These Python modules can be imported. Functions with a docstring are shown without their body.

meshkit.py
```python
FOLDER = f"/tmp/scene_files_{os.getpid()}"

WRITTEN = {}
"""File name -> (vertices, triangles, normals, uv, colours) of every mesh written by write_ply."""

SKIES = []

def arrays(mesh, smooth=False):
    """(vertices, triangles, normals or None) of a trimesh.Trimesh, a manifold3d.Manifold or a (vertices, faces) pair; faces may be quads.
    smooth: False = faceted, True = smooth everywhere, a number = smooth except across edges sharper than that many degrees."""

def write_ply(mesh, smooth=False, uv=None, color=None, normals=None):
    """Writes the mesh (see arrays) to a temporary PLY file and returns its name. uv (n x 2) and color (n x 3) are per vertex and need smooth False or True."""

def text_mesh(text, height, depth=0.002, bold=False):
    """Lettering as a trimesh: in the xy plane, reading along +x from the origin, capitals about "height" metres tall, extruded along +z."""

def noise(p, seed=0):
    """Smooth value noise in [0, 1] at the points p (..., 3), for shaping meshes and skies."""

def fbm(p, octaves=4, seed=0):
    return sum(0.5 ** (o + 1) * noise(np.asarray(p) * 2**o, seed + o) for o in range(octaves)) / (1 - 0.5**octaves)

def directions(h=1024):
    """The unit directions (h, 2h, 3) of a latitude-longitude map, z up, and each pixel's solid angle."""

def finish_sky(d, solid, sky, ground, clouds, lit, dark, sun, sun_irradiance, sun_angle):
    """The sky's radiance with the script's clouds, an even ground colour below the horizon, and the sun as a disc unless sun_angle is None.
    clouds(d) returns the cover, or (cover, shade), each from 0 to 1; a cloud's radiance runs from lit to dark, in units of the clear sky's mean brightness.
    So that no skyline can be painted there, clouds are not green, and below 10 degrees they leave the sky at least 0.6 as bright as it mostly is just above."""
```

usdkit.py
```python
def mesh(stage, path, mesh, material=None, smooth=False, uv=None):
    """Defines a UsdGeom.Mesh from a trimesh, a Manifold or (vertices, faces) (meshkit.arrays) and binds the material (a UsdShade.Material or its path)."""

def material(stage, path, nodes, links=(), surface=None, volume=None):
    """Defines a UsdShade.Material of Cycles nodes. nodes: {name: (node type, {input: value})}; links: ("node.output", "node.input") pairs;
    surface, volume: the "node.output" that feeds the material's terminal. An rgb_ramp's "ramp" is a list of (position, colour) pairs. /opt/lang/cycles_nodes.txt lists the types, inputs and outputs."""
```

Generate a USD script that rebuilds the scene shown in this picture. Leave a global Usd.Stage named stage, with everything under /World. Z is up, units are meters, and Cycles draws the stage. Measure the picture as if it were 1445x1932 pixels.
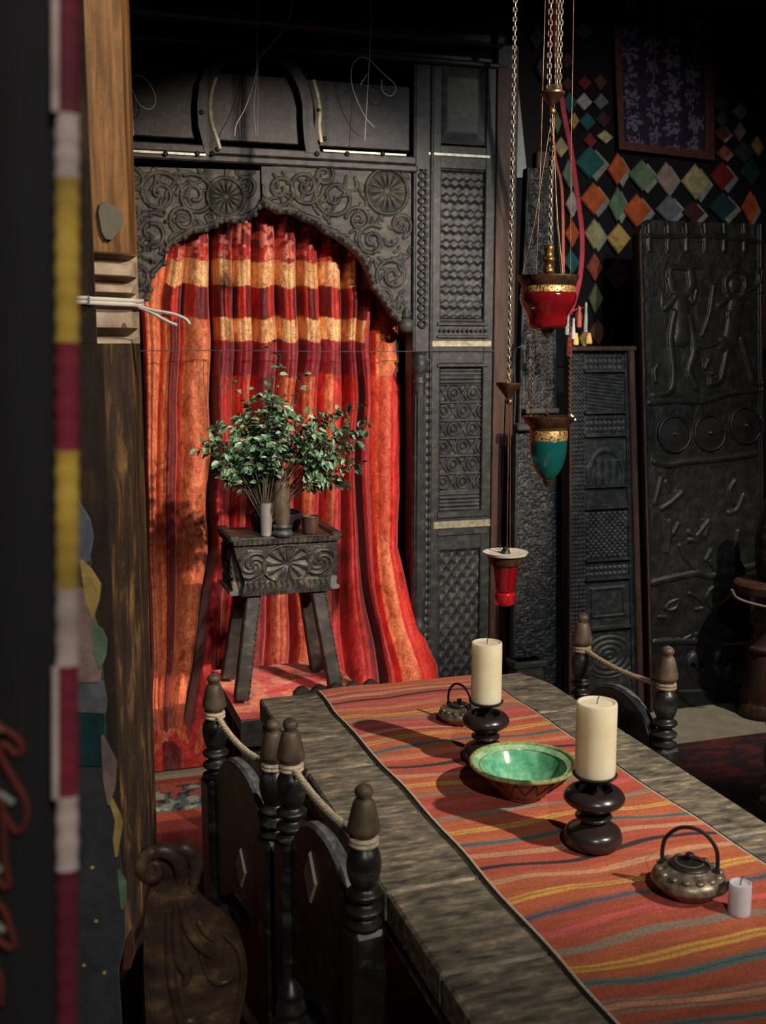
import math
import numpy as np
import trimesh
import usdkit
import meshkit
from shapely.geometry import Polygon
from pxr import Usd, UsdGeom, UsdLux, UsdShade, Gf, Sdf, Vt

stage = Usd.Stage.CreateInMemory()
UsdGeom.SetStageUpAxis(stage, 'Z')
UsdGeom.SetStageMetersPerUnit(stage, 1.0)
UsdGeom.Xform.Define(stage, '/World')
UsdGeom.Scope.Define(stage, '/World/Looks')
rng = np.random.default_rng(11)
PI = math.pi

# ------------------------------------------------------------------ camera
F = 2050.0                                   # focal length in pixels of the 1445 x 1932 frame
CAM = np.array([0, 0, 1.62])
YAW, PITCH = math.radians(18.0), math.atan2(316, F)
HEAD = np.array([math.sin(YAW), math.cos(YAW), 0])
RIGHT = np.array([math.cos(YAW), -math.sin(YAW), 0])
UPZ = np.array([0, 0, 1.0])
FWD = HEAD * math.cos(PITCH) - UPZ * math.sin(PITCH)
UPV = HEAD * math.sin(PITCH) + UPZ * math.cos(PITCH)
cam = UsdGeom.Camera.Define(stage, '/World/camera')
cam.AddTransformOp().Set(Gf.Matrix4d(*RIGHT, 0, *UPV, 0, *(-FWD), 0, *CAM, 1))
cam.CreateFocalLengthAttr(35.0)
cam.CreateHorizontalApertureAttr(35.0 * 1445 / F)
cam.CreateVerticalApertureAttr(35.0 * 1932 / F)
cam.CreateClippingRangeAttr(Gf.Vec2f(0.05, 100))
cam.CreateFStopAttr(5.6)
cam.CreateFocusDistanceAttr(2.7)
cam.CreateExposureAttr(0.0)


# ------------------------------------------------------------------ lamps: ceiling key spots, plus unseen spots added as fill
def spot(name, pos, target, power, color, angle, soft=0.3, radius=0.03):
    l = UsdLux.SphereLight.Define(stage, '/World/' + name)
    z = np.array(pos, float) - np.array(target, float)
    z /= np.linalg.norm(z)
    x = np.cross([0, 0, 1.0], z); x /= np.linalg.norm(x)
    y = np.cross(z, x)
    l.AddTransformOp().Set(Gf.Matrix4d(*x, 0, *y, 0, *z, 0, *map(float, pos), 1))
    l.CreateRadiusAttr(radius)
    l.CreateIntensityAttr(power)
    l.CreateColorAttr(Gf.Vec3f(*color))
    l.CreateNormalizeAttr(True)
    s = UsdLux.ShapingAPI.Apply(l.GetPrim())
    s.CreateShapingConeAngleAttr(angle)
    s.CreateShapingConeSoftnessAttr(soft)


spot('spot_curtain', (2.35, -.3, 2.98), (0.95, 4.3, 1.27), 290, (1.0, .80, .64), 16, .5)
spot('spot_table', (2.15, -.2, 2.98), (1.02, 2.2, .75), 140, (1.0, .88, .74), 18, .95)
spot('spot_facade', (1.9, 0.3, 3.05), (1.66, 4.3, 1.15), 60, (.88, .97, 1.0), 23, .95)
spot('spot_quilt', (2.5, 2.0, 3.05), (2.48, 4.7, 1.66), 27, (1.0, .92, .82), 30, .95)
spot('spot_post', (1.3, 0.9, 3.0), (0.1, 2.0, 1.85), 40, (1.0, .8, .55), 24, .8)
spot('fill_foreground', (.25, -.95, 2.95), (.22, 1.3, 1.0), 38, (1.0, .93, .84), 30, .9)  # unseen fill, added to lift the dark left foreground
spot('fill_rug', (.42, 2.1, 3.05), (.40, 4.10, .0), 46, (1.0, .88, .72), 13, .8)  # added fill for the left rug and heaped hem, no visible source
spot('fill_floor', (3.3, 2.3, 3.05), (2.85, 4.1, .0), 70, (1.0, .90, .74), 17, .9)  # added fill for the floor strip at right, source unseen


# ------------------------------------------------------------------ picture -> place
def ray(x, y):
    return F * FWD + (x - 722.5) * RIGHT + (966 - y) * UPV


def atD(x, y, D):
    d = ray(x, y); return CAM + d * (D / d.dot(HEAD))


def atY(x, y, Y):
    d = ray(x, y); return CAM + d * (Y / d[1])


def atZ(x, y, z):
    d = ray(x, y); return CAM + d * ((z - CAM[2]) / d[2])


# ------------------------------------------------------------------ mesh helpers
def cat(ms):
    vs, fs, n = [], [], 0
    for v, f in ms:
        v = np.asarray(v, float); f = np.asarray(f, int)
        if f.shape[1] == 4:
            f = np.vstack([f[:, [0, 1, 2]], f[:, [0, 2, 3]]])
        vs.append(v); fs.append(f + n); n += len(v)
    return np.vstack(vs), np.vstack(fs)


def box(c, s, b=0.004, rot=0):
    c, s = np.array(c, float), np.array(s, float) / 2
    b = min(b, s.min() * .6)
    pts = []
    for sx in (-1, 1):
        for sy in (-1, 1):
            for sz in (-1, 1):
                for k in range(3):
                    q = s - b; q[k] += b
                    pts.append(q * [sx, sy, sz])
    h = trimesh.convex.convex_hull(np.array(pts))
    v = np.array(h.vertices)
    if rot:
        v = v @ np.array([[math.cos(rot), math.sin(rot), 0], [-math.sin(rot), math.cos(rot), 0], [0, 0, 1]])
    return v + c, np.array(h.faces)


def beam(p, q, w, d, side=(0, 1, 0), b=.004, taper=1.0):
    """a bar from p to q, w wide and d deep (along side)"""
    p, q = np.array(p, float), np.array(q, float)
    z = (q - p) / np.linalg.norm(q - p)
    y = np.array(side, float); y -= z * y.dot(z); y /= np.linalg.norm(y)
    x = np.cross(y, z)
    v, f = box((0, 0, 0), (w, d, np.linalg.norm(q - p)), b)
    k = np.where(v[:, 2] > 0, taper, 1)[:, None]
    v = v * np.hstack([k, k, np.ones_like(k)])
    return (p + q) / 2 + v[:, :1] * x + v[:, 1:2] * y + v[:, 2:] * z, f


def lathe(prof, n=28, c=(0, 0, 0), sq=0.0):
    prof = np.array(prof, float)
    a = np.arange(n) / n * 2 * PI
    ring = np.stack([np.cos(a), np.sin(a)], 1)
    v, f = [], []
    for r, z in prof:
        v += [(r * x, r * y, z) for x, y in ring]
    m = len(prof)
    for i in range(m - 1):
        for j in range(n):
            k = (j + 1) % n
            f += [(i * n + j, i * n + k, (i + 1) * n + k), (i * n + j, (i + 1) * n + k, (i + 1) * n + j)]
    for row, flip in ((0, 1), (m - 1, 0)):          # close an end only where it is narrow: bowls and rims stay open
        if prof[row, 0] < .0205:
            b = len(v); v.append((0, 0, prof[row, 1]))
            for j in range(n):
                k = (j + 1) % n
                f.append((b, row * n + k, row * n + j) if flip else (b, row * n + j, row * n + k))
    return np.array(v) + np.array(c, float), np.array(f)


def smooth_prof(pts, n=6):
    """Catmull-Rom through profile points"""
    p = np.array(pts, float); p = np.vstack([p[0], p, p[-1]])
    out = []
    for i in range(1, len(p) - 2):
        for t in np.arange(n) / n:
            a, b, c, d = p[i - 1], p[i], p[i + 1], p[i + 2]
            out.append(.5 * (2 * b + (c - a) * t + (2 * a - 5 * b + 4 * c - d) * t * t + (3 * b - a - 3 * c + d) * t ** 3))
    out.append(p[-2])
    return np.array(out)


def tube(pts, r, n=8, closed=False, flat=1.0):
    p = np.array(pts, float); m = len(p)
    r = np.broadcast_to(np.asarray(r, float), (m,))
    t = np.roll(p, -1, 0) - np.roll(p, 1, 0) if closed else np.gradient(p, axis=0)
    t /= np.maximum(np.linalg.norm(t, axis=1, keepdims=True), 1e-9)
    u = np.cross(t[0], [0, 0, 1.0]) if abs(t[0][2]) < .9 else np.cross(t[0], [0, 1.0, 0])
    v, f = [], []
    a = np.arange(n) / n * 2 * PI
    for i in range(m):
        u = u - t[i] * u.dot(t[i]); u /= np.linalg.norm(u)
        w = np.cross(t[i], u)
        v.append(p[i] + r[i] * (np.cos(a)[:, None] * u + flat * np.sin(a)[:, None] * w))
    v = np.vstack(v)
    for i in range(m if closed else m - 1):
        i2 = (i + 1) % m
        for j in range(n):
            k = (j + 1) % n
            f += [(i * n + j, i * n + k, i2 * n + k), (i * n + j, i2 * n + k, i2 * n + j)]
    if not closed:
        b = len(v); v = np.vstack([v, p[0], p[-1]])
        for j in range(n):
            k = (j + 1) % n
            f += [(b, k, j), (b + 1, (m - 1) * n + j, (m - 1) * n + k)]
    return v, np.array(f)


def curve(pts, n=8):
    return smooth_prof(pts, n)


def prism(poly, depth, Y):
    """polygon of (X, Z) points, its front face at Y, going back by depth"""
    poly = poly if isinstance(poly, Polygon) else Polygon(poly).buffer(0)
    if poly.geom_type != 'Polygon':
        poly = max(poly.geoms, key=lambda g: g.area)
    m = trimesh.creation.extrude_polygon(poly, depth, engine='earcut')
    v = np.array(m.vertices)
    return np.stack([v[:, 0], Y + depth - v[:, 2], v[:, 1]], 1), np.array(m.faces)


def ball(c, r, sub=2, s=(1, 1, 1)):
    m = trimesh.creation.icosphere(sub, 1.0)
    return np.array(m.vertices) * r * np.array(s) + np.array(c, float), np.array(m.faces)


def torus(c, R, r, axis=2, n=24, m=8):
    a = np.arange(n) / n * 2 * PI
    p = np.zeros((n, 3)); i, j = [k for k in range(3) if k != axis]
    p[:, i], p[:, j] = np.cos(a) * R, np.sin(a) * R
    return tube(p + np.array(c, float), r, m, closed=True)


def grid_faces(nu, nv):
    i, j = np.meshgrid(np.arange(nu - 1), np.arange(nv - 1), indexing='ij')
    a = (i * nv + j).ravel(); b = a + nv
    return np.stack([a, b, b + 1, a + 1], 1)


class Plane:
    """a board's plane: origin, in-plane axes u (right), v (up), n towards the room"""
    def __init__(s, O, u, v):
        s.O = np.array(O, float)
        s.u = np.array(u, float) / np.linalg.norm(u)
        v = np.array(v, float); v -= s.u * v.dot(s.u); s.v = v / np.linalg.norm(v)
        s.n = np.cross(s.u, s.v)

    def px(s, x, y):
        d = ray(x, y); t = (s.O - CAM).dot(s.n) / d.dot(s.n)
        q = CAM + d * t - s.O
        return q.dot(s.u), q.dot(s.v)

    def pt(s, U, V, h):
        return s.O + np.asarray(U)[..., None] * s.u + np.asarray(V)[..., None] * s.v + np.asarray(h)[..., None] * s.n


def relief(pl, u0, u1, vlo, vhi, hfun, thick, nu, nv):
    """a solid board with a carved face: hfun(U, V) is the height above the plane"""
    us = np.linspace(u0, u1, nu)
    lo = vlo(us) if callable(vlo) else np.full(nu, float(vlo))
    hi = vhi(us) if callable(vhi) else np.full(nu, float(vhi))
    t = np.linspace(0, 1, nv)
    U = np.repeat(us[:, None], nv, 1); V = lo[:, None] + (hi - lo)[:, None] * t
    h = hfun(U, V) if hfun else np.zeros_like(U)
    front = pl.pt(U, V, h).reshape(-1, 3)
    f = grid_faces(nu, nv)
    idx = np.arange(nu * nv).reshape(nu, nv)
    loop = np.concatenate([idx[:, 0], idx[-1, 1:], idx[-2::-1, -1], idx[0, -2:0:-1]])
    back = pl.pt(U, V, np.full_like(U, -thick)).reshape(-1, 3)[loop]
    ftop = front[loop]
    n0 = len(front); m = len(loop)
    v = np.vstack([front, ftop, back])
    k = np.arange(m); k2 = (k + 1) % m
    side = np.stack([n0 + m + k, n0 + m + k2, n0 + k2, n0 + k], 1)
    q = np.vstack([f, side])
    tri = np.vstack([q[:, [0, 1, 2]], q[:, [0, 2, 3]]])
    # back cap as a strip between the two long sides
    bl = {loop[i]: n0 + m + i for i in range(m)}
    cap = []
    for i in range(nu - 1):
        a, b, c, d = bl[idx[i, 0]], bl[idx[i + 1, 0]], bl[idx[i + 1, -1]], bl[idx[i, -1]]
        cap += [(a, c, b), (a, d, c)]
    return v, np.vstack([tri, np.array(cap)])


def dline(U, V, pts):
    pts = np.asarray(pts, float); d = np.full(U.shape, 1e9)
    for (ax, ay), (bx, by) in zip(pts[:-1], pts[1:]):
        ex, ey = bx - ax, by - ay; L = ex * ex + ey * ey + 1e-12
        t = np.clip(((U - ax) * ex + (V - ay) * ey) / L, 0, 1)
        d = np.minimum(d, np.hypot(U - ax - t * ex, V - ay - t * ey))
    return d


def ridge(d, w):
    return np.sqrt(np.clip(1 - (d / w) ** 2, 0, 1))


def spiral(cu, cv, r, a0=0, turns=1.5, sgn=1, n=26):
    t = np.linspace(0, 1, n)
    rr = r * (1 - .82 * t); a = a0 + sgn * turns * 2 * PI * t
    return np.stack([cu + rr * np.cos(a), cv + rr * np.sin(a)], 1)


# ------------------------------------------------------------------ things and parts
used = {}


def fresh(parent, name):
    k = (parent, name); n = used.get(k, 0); used[k] = n + 1
    return f'{parent}/{name}' + (f'_{n:03d}' if n else '')


def keys(prim, **kw):
    for k, v in kw.items():
        if v:
            prim.SetCustomDataByKey(k, v)


MAT = {}


class Thing:
    def __init__(s, name, label, category, base=(0, 0, 0), rot=0.0, group=None, kind=None):
        s.path = fresh('/World', name); s.base = np.array(base, float); s.rot = rot
        x = UsdGeom.Xform.Define(stage, s.path)
        x.AddTranslateOp().Set(Gf.Vec3d(*map(float, base)))
        if rot:
            x.AddRotateZOp().Set(math.degrees(rot))
        s.prim = x.GetPrim()
        group = group or dict(hanging_lamp='hanging lamps on chains', candle='candles on the table', candle_holder='turned candle holders', teapot='small metal teapots').get(name)
        keys(s.prim, label=label, category=category, group=group, kind=kind)

    def part(s, name, mesh, mat, parent=None, label=None, kind=None, smooth=35, local=False, uv=None, col=None):
        path = fresh(parent or s.path, name)
        v, f = mesh; v = np.asarray(v, float)
        if not local:
            v = v - s.base
            if s.rot:
                c, t = math.cos(s.rot), math.sin(s.rot)
                v = np.stack([v[:, 0] * c + v[:, 1] * t, -v[:, 0] * t + v[:, 1] * c, v[:, 2]], 1)
        put(path, (v, f), mat, smooth, uv, col)
        keys(stage.GetPrimAtPath(path), label=label, kind=kind)
        return path


def put(path, mesh, mat, smooth=35, uv=None, col=None):
    if uv is not None or col is not None:
        smooth = True if smooth else False
    m = usdkit.mesh(stage, path, mesh, MAT[mat], smooth=smooth, uv=uv)
    if col is not None:
        UsdGeom.PrimvarsAPI(m).CreatePrimvar('col', Sdf.ValueTypeNames.Color3fArray, 'vertex').Set(Vt.Vec3fArray.FromNumpy(np.asarray(col, np.float32)))
    return m


def single(name, mesh, mat, label=None, category=None, group=None, kind=None, smooth=35, uv=None, col=None, base=None):
    path = fresh('/World', name)
    v, f = mesh; v = np.asarray(v, float)
    b = np.zeros(3) if base is None else np.array(base, float)
    m = put(path, (v - b, f), mat, smooth, uv, col)
    if base is not None:
        m.AddTranslateOp().Set(Gf.Vec3d(*map(float, b)))
    keys(m.GetPrim(), label=label, category=category, group=group, kind=kind)
    return path


def dup(thing, name, loc, rotz, label):
    was = thing.prim.GetCustomData()
    x = UsdGeom.Xform.Define(stage, fresh('/World', name))
    x.GetPrim().GetReferences().AddInternalReference(thing.prim.GetPath())
    x.ClearXformOpOrder()
    x.MakeMatrixXform().Set(Gf.Matrix4d().SetRotate(Gf.Rotation(Gf.Vec3d(0, 0, 1), rotz)) * Gf.Matrix4d().SetTranslate(Gf.Vec3d(*map(float, loc))))
    x.GetPrim().SetInstanceable(True)
    keys(x.GetPrim(), label=label, category=was['category'], group=was.get('group'))


# ------------------------------------------------------------------ materials
def C(r, g, b):
    c = np.array([r, g, b]) / 255.0
    return tuple(np.where(c <= .04045, c / 12.92, ((c + .055) / 1.055) ** 2.4))


def M(name, nodes, links, surface='p.BSDF'):
    MAT[name] = usdkit.material(stage, '/World/Looks/' + name, nodes, links, surface=surface)


def mottled(name, stops, scale=(8, 8, 8), nscale=2.2, rough=.6, bump=.3, dist=.004, detail=6, metal=0.0, distort=0.0, extra=None, fine=90.0):
    """noise-coloured surface: stops are ramp colours; scale stretches the noise (grain)"""
    p = {'roughness': rough, 'metallic': metal}
    p.update(extra or {})
    nodes = {'tc': ('texture_coordinate', {}), 'mp': ('mapping', {'scale': scale}),
             'n': ('noise_texture', {'scale': nscale, 'detail': detail, 'roughness': .62, 'distortion': distort}),
             'f': ('noise_texture', {'scale': fine, 'detail': 3}),
             'r': ('rgb_ramp', {'ramp': stops}), 'ad': ('math', {'math_type': 'multiply_add', 'value2': .35}),
             'b': ('bump', {'strength': bump, 'distance': dist}), 'p': ('principled_bsdf', p)}
    M(name, nodes, [('tc.object', 'mp.vector'), ('mp.vector', 'n.vector'), ('tc.object', 'f.vector'), ('n.fac', 'r.fac'), ('r.color', 'p.base_color'),
                    ('f.fac', 'ad.value1'), ('n.fac', 'ad.value3'), ('ad.value', 'b.height'), ('b.normal', 'p.normal')])


def solid(name, col, rough=.5, metal=0.0, **kw):
    mottled(name, [(.3, tuple(np.array(col) * .78)), (.7, tuple(np.minimum(np.array(col) * 1.18, 1)))], (12, 12, 12), 1.0, rough, .15, .002, 4, metal, extra=kw)


dk = C(43, 46, 48); dk2 = C(74, 77, 72); dkb = C(27, 29, 31)
mottled('carved_wood', [(.30, dkb), (.5, dk), (.72, dk2)], (9, 9, 12), 3.0, .52, .35, .003, 7)
mottled('carved_wood_dusty', [(.28, C(36, 37, 38)), (.5, C(62, 64, 61)), (.74, C(102, 99, 84))], (5, 5, 9), 3.0, .6, .35, .003, 7)
mottled('stool_wood', [(.3, C(24, 23, 23)), (.55, C(48, 45, 41)), (.78, C(92, 84, 70))], (9, 9, 12), 2.4, .5, .35, .002, 7)
mottled('board_black', [(.3, C(20, 20, 21)), (.55, C(34, 34, 34)), (.78, C(58, 56, 51))], (5, 5, 8), 3.0, .42, .35, .002, 7)
mottled('red_brown_wood', [(.3, C(38, 24, 20)), (.55, C(72, 46, 36)), (.75, C(104, 74, 54))], (20, 20, 2.5), 2.6, .6, .3, .002, 6)
mottled('chair_wood', [(.3, C(18, 17, 17)), (.55, C(36, 35, 36)), (.75, C(86, 86, 86))], (6, 6, 12), 2.6, .38, .2, .002, 6)
mottled('finial_wood', [(.3, C(52, 42, 33)), (.6, C(96, 82, 66)), (.8, C(132, 118, 98))], (12, 12, 6), 2.6, .5, .25, .002, 6)
mottled('table_wood', [(.28, C(48, 46, 42)), (.43, C(98, 93, 82)), (.56, C(130, 122, 105)), (.70, C(188, 164, 130))], (7, 20, 20), 3.2, .62, .6, .003, 9, distort=.25)
mottled('post_wood', [(.26, C(50, 33, 20)), (.46, C(112, 78, 46)), (.62, C(160, 118, 72)), (.8, C(200, 164, 116))], (18, 18, 1.6), 2.6, .62, .5, .004, 8, distort=.6)
mottled('post_shade', [(.3, C(26, 20, 17)), (.55, C(52, 40, 32)), (.72, C(84, 62, 40)), (.82, C(150, 112, 62))], (14, 14, 3), 2.6, .7, .4, .003, 8, distort=.4)
mottled('post_streaky', [(.36, C(38, 30, 26)), (.53, C(66, 50, 37)), (.64, C(124, 94, 58)), (.78, C(186, 150, 98))], (24, 24, 2.6), 2.6, .62, .5, .004, 8, distort=.5)
solid('slate_filler', C(112, 112, 104), .8)
mottled('notch_wood', [(.3, C(150, 130, 112)), (.7, C(205, 190, 175))], (10, 10, 10), 2.6, .7, .3, .002, 6)
mottled('scroll_wood', [(.3, C(52, 39, 33)), (.55, C(88, 68, 54)), (.78, C(150, 120, 84))], (8, 8, 14), 2.6, .42, .25, .002, 6)
mottled('brass', [(.3, C(92, 66, 36)), (.55, C(150, 116, 66)), (.8, C(196, 166, 108))], (14, 14, 14), 2.6, .38, .3, .001, 6, metal=.85)
mottled('bronze', [(.3, C(52, 38, 27)), (.55, C(86, 64, 44)), (.8, C(120, 94, 64))], (14, 14, 14), 2.6, .42, .3, .001, 6, metal=.7)
mottled('brass_pierced', [(.40, C(46, 34, 20)), (.5, C(176, 140, 84)), (.8, C(214, 186, 128))], (60, 60, 60), 2.6, .4, .6, .002, 3, metal=.6)
mottled('lead_strip', [(.3, C(150, 152, 136)), (.55, C(210, 210, 192)), (.8, C(240, 240, 228))], (16, 16, 16), 2.6, .45, .4, .002, 6, metal=.35)
mottled('strap_metal', [(.3, C(120, 118, 98)), (.6, C(176, 172, 140)), (.8, C(212, 206, 172))], (16, 16, 16), 2.6, .5, .4, .002, 6, metal=.3)
solid('iron', C(52, 50, 48), .42, .5)
solid('nail_iron', C(30, 29, 28), .5, .4)
solid('tin', C(150, 146, 144), .42, .4)
mottled('steel_saucer', [(.3, C(170, 166, 148)), (.8, C(226, 222, 204))], (20, 20, 20), 2.6, .45, .2, .001, 4, metal=.25)
mottled('teapot_metal', [(.3, C(70, 62, 52)), (.55, C(136, 126, 108)), (.8, C(186, 176, 152))], (26, 26, 26), 2.6, .38, .5, .002, 5, metal=.55)
mottled('lit_rim_wear', [(.3, C(70, 72, 74)), (.6, C(122, 126, 130)), (.8, C(160, 164, 166))], (20, 20, 20), 2.6, .45, .2, .001, 5)  # worn chair edge, made paler to carry its lit rim
mottled('chain_metal', [(.3, C(86, 82, 70)), (.6, C(134, 128, 110)), (.8, C(176, 170, 150))], (16, 16, 16), 2.6, .45, .3, .001, 5, metal=.4)
solid('inlay_bone', C(170, 160, 140), .5)
solid('ebony', C(44, 37, 34), .27)
mottled('candle_wax', [(.3, C(222, 208, 174)), (.7, C(238, 226, 196))], (6, 6, 6), 2.6, .5, .1, .001, 3, extra={'subsurface_weight': .35, 'subsurface_radius': (.02, .014, .008), 'subsurface_scale': .5})
mottled('white_wax', [(.3, C(196, 196, 206)), (.7, C(222, 222, 230))], (6, 6, 6), 2.6, .5, .1, .001, 3, extra={'subsurface_weight': .3, 'subsurface_radius': (.02, .018, .015), 'subsurface_scale': .5})
solid('wick', C(40, 34, 28), .9)
mottled('bowl_glaze', [(.3, C(64, 138, 104)), (.5, C(104, 176, 138)), (.66, C(150, 206, 168)), (.82, C(196, 206, 150))], (14, 14, 14), 2.6, .14, .12, .001, 5)
mottled('bowl_lip', [(.3, C(100, 160, 124)), (.5, C(140, 190, 150)), (.75, C(200, 214, 170))], (22, 22, 22), 2.4, .14, .12, .001, 5)
mottled('bowl_rim', [(.3, C(70, 120, 84)), (.5, C(150, 156, 98)), (.75, C(176, 196, 150))], (30, 30, 30), 2.6, .18, .1, .001, 4)
mottled('bowl_clay', [(.3, C(96, 44, 30)), (.6, C(140, 74, 52)), (.82, C(120, 120, 84))], (18, 18, 18), 2.6, .5, .2, .001, 5)
solid('dark_line', C(30, 26, 24), .7)
mottled('rope', [(.3, C(168, 152, 126)), (.7, C(222, 208, 182))], (60, 60, 60), 2.6, .9, .4, .001, 4)
mottled('twine', [(.3, C(120, 104, 84)), (.7, C(170, 152, 124))], (60, 60, 60), 2.6, .9, .4, .001, 4)
solid('white_cord', C(232, 230, 228), .8)
solid('string', C(228, 224, 218), .8)
solid('blue_cord', C(64, 82, 92), .8)
mottled('leaf', [(.3, C(48, 80, 55)), (.55, C(86, 124, 90)), (.8, C(146, 176, 142))], (30, 30, 30), 2.6, .35, .1, .001, 3)
mottled('leaf_light', [(.3, C(98, 136, 104)), (.7, C(166, 192, 158))], (30, 30, 30), 2.6, .38, .1, .001, 3)
solid('stem', C(70, 62, 44), .8)
solid('red_berry', C(150, 24, 22), .3)
solid('plaster', C(214, 220, 218), .8)
solid('cream_paper', C(216, 196, 140), .8)
solid('floor_stone', C(150, 142, 122), .8)
mottled('dark_plaster', [(.3, C(26, 25, 26)), (.7, C(40, 38, 38))], (3, 3, 3), 2.6, .9, .3, .004, 6)
mottled('ceiling_wood', [(.3, C(20, 18, 17)), (.7, C(36, 32, 29))], (2, 14, 14), 2.6, .8, .3, .004, 6)
solid('black_cloth', C(20, 20, 23), .95)
solid('embroidery_red', C(92, 30, 18), .8)
solid('embroidery_grey', C(120, 120, 112), .8)
for n, c in dict(maroon=(118, 26, 46), white=(190, 172, 166), yellow=(178, 146, 56), dimred=(96, 20, 36)).items():
    mottled('trim_' + n, [(.3, tuple(np.array(C(*c)) * .6)), (.7, tuple(np.minimum(np.array(C(*c)) * 1.25, 1)))], (10, 10, 26), 1, .85, .4, .003, 3)


def velvet(name, c):
    c = np.array(C(*c))
    mottled('cloth_' + name, [(.3, tuple(c * .55)), (.55, tuple(c)), (.75, tuple(np.minimum(c * 1.4, 1)))], (16, 16, 16), 1, .75, .5, .004, 4, distort=1.0, extra={'sheen_weight': .25, 'sheen_roughness': .4})


for n, c in dict(teal=(24, 104, 104), orange=(206, 96, 40), green=(112, 142, 112), cream=(190, 184, 132), gold=(212, 178, 100), red=(136, 26, 32), white=(196, 190, 190), grey=(120, 124, 132), rose=(176, 84, 66), olive=(118, 116, 78), beige=(176, 152, 146), maroon=(72, 26, 36), lining=(152, 160, 152), dteal=(18, 70, 74), brown=(96, 56, 40), bluegrey=(112, 122, 136), pinkgrey=(168, 140, 132), slate=(70, 72, 78), crimson=(150, 32, 52)).items():
    velvet(n, c)

# glass
for n, c, em in (('red_glass', (.30, .010, .016), 0), ('teal_glass', (.012, .16, .15), 0), ('foot_glass', (.62, .02, .02), 0)):
    M(n, {'p': ('principled_bsdf', {'base_color': c, 'roughness': .12, 'ior': 1.35, 'transmission_weight': .7, 'coat_weight': .5})}, [])

# runner: woven stripes along v, read from the cloth's own coordinates
RUN_Y0, RUN_Y1, RUN_X0, RUN_X1 = .67, 2.552, .672, 1.125
org, red, bro = C(204, 104, 64), C(198, 84, 60), C(164, 90, 60)
ST = {'dark': C(52, 46, 52), 'beige': C(206, 152, 116), 'yellow': C(222, 164, 78), 'purple': C(116, 98, 108), 'pink': C(214, 94, 92), 'grey': C(150, 132, 114), 'teal': C(92, 118, 116), 'peach': C(216, 130, 92)}
stripes = [(1.02, 'yellow', .014), (1.07, 'purple', .012), (1.12, 'pink', .012), (1.17, 'beige', .014), (1.215, 'teal', .014), (1.252, 'grey', .006), (1.266, 'beige', .010), (1.280, 'grey', .006), (1.331, 'teal', .014), (1.374, 'yellow', .016), (1.429, 'grey', .016), (1.479, 'pink', .014), (1.528, 'purple', .014), (1.576, 'yellow', .014), (1.630, 'beige', .014), (1.679, 'dark', .012), (1.728, 'beige', .016), (1.776, 'teal', .014), (1.826, 'yellow', .015), (1.881, 'grey', .014), (1.936, 'pink', .016), (1.985, 'grey', .014), (2.034, 'yellow', .016), (2.09, 'beige', .018), (2.149, 'dark', .012), (2.20, 'peach', .02), (2.245, 'teal', .013), (2.29, 'yellow', .018), (2.335, 'beige', .014), (2.38, 'pink', .02), (2.42, 'grey', .014), (2.455, 'yellow', .02), (2.51, 'peach', .02), (2.545, 'pink', .016), (2.575, 'dark', .010), (2.61, 'beige', .016), (2.64, 'peach', .014)]


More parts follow.
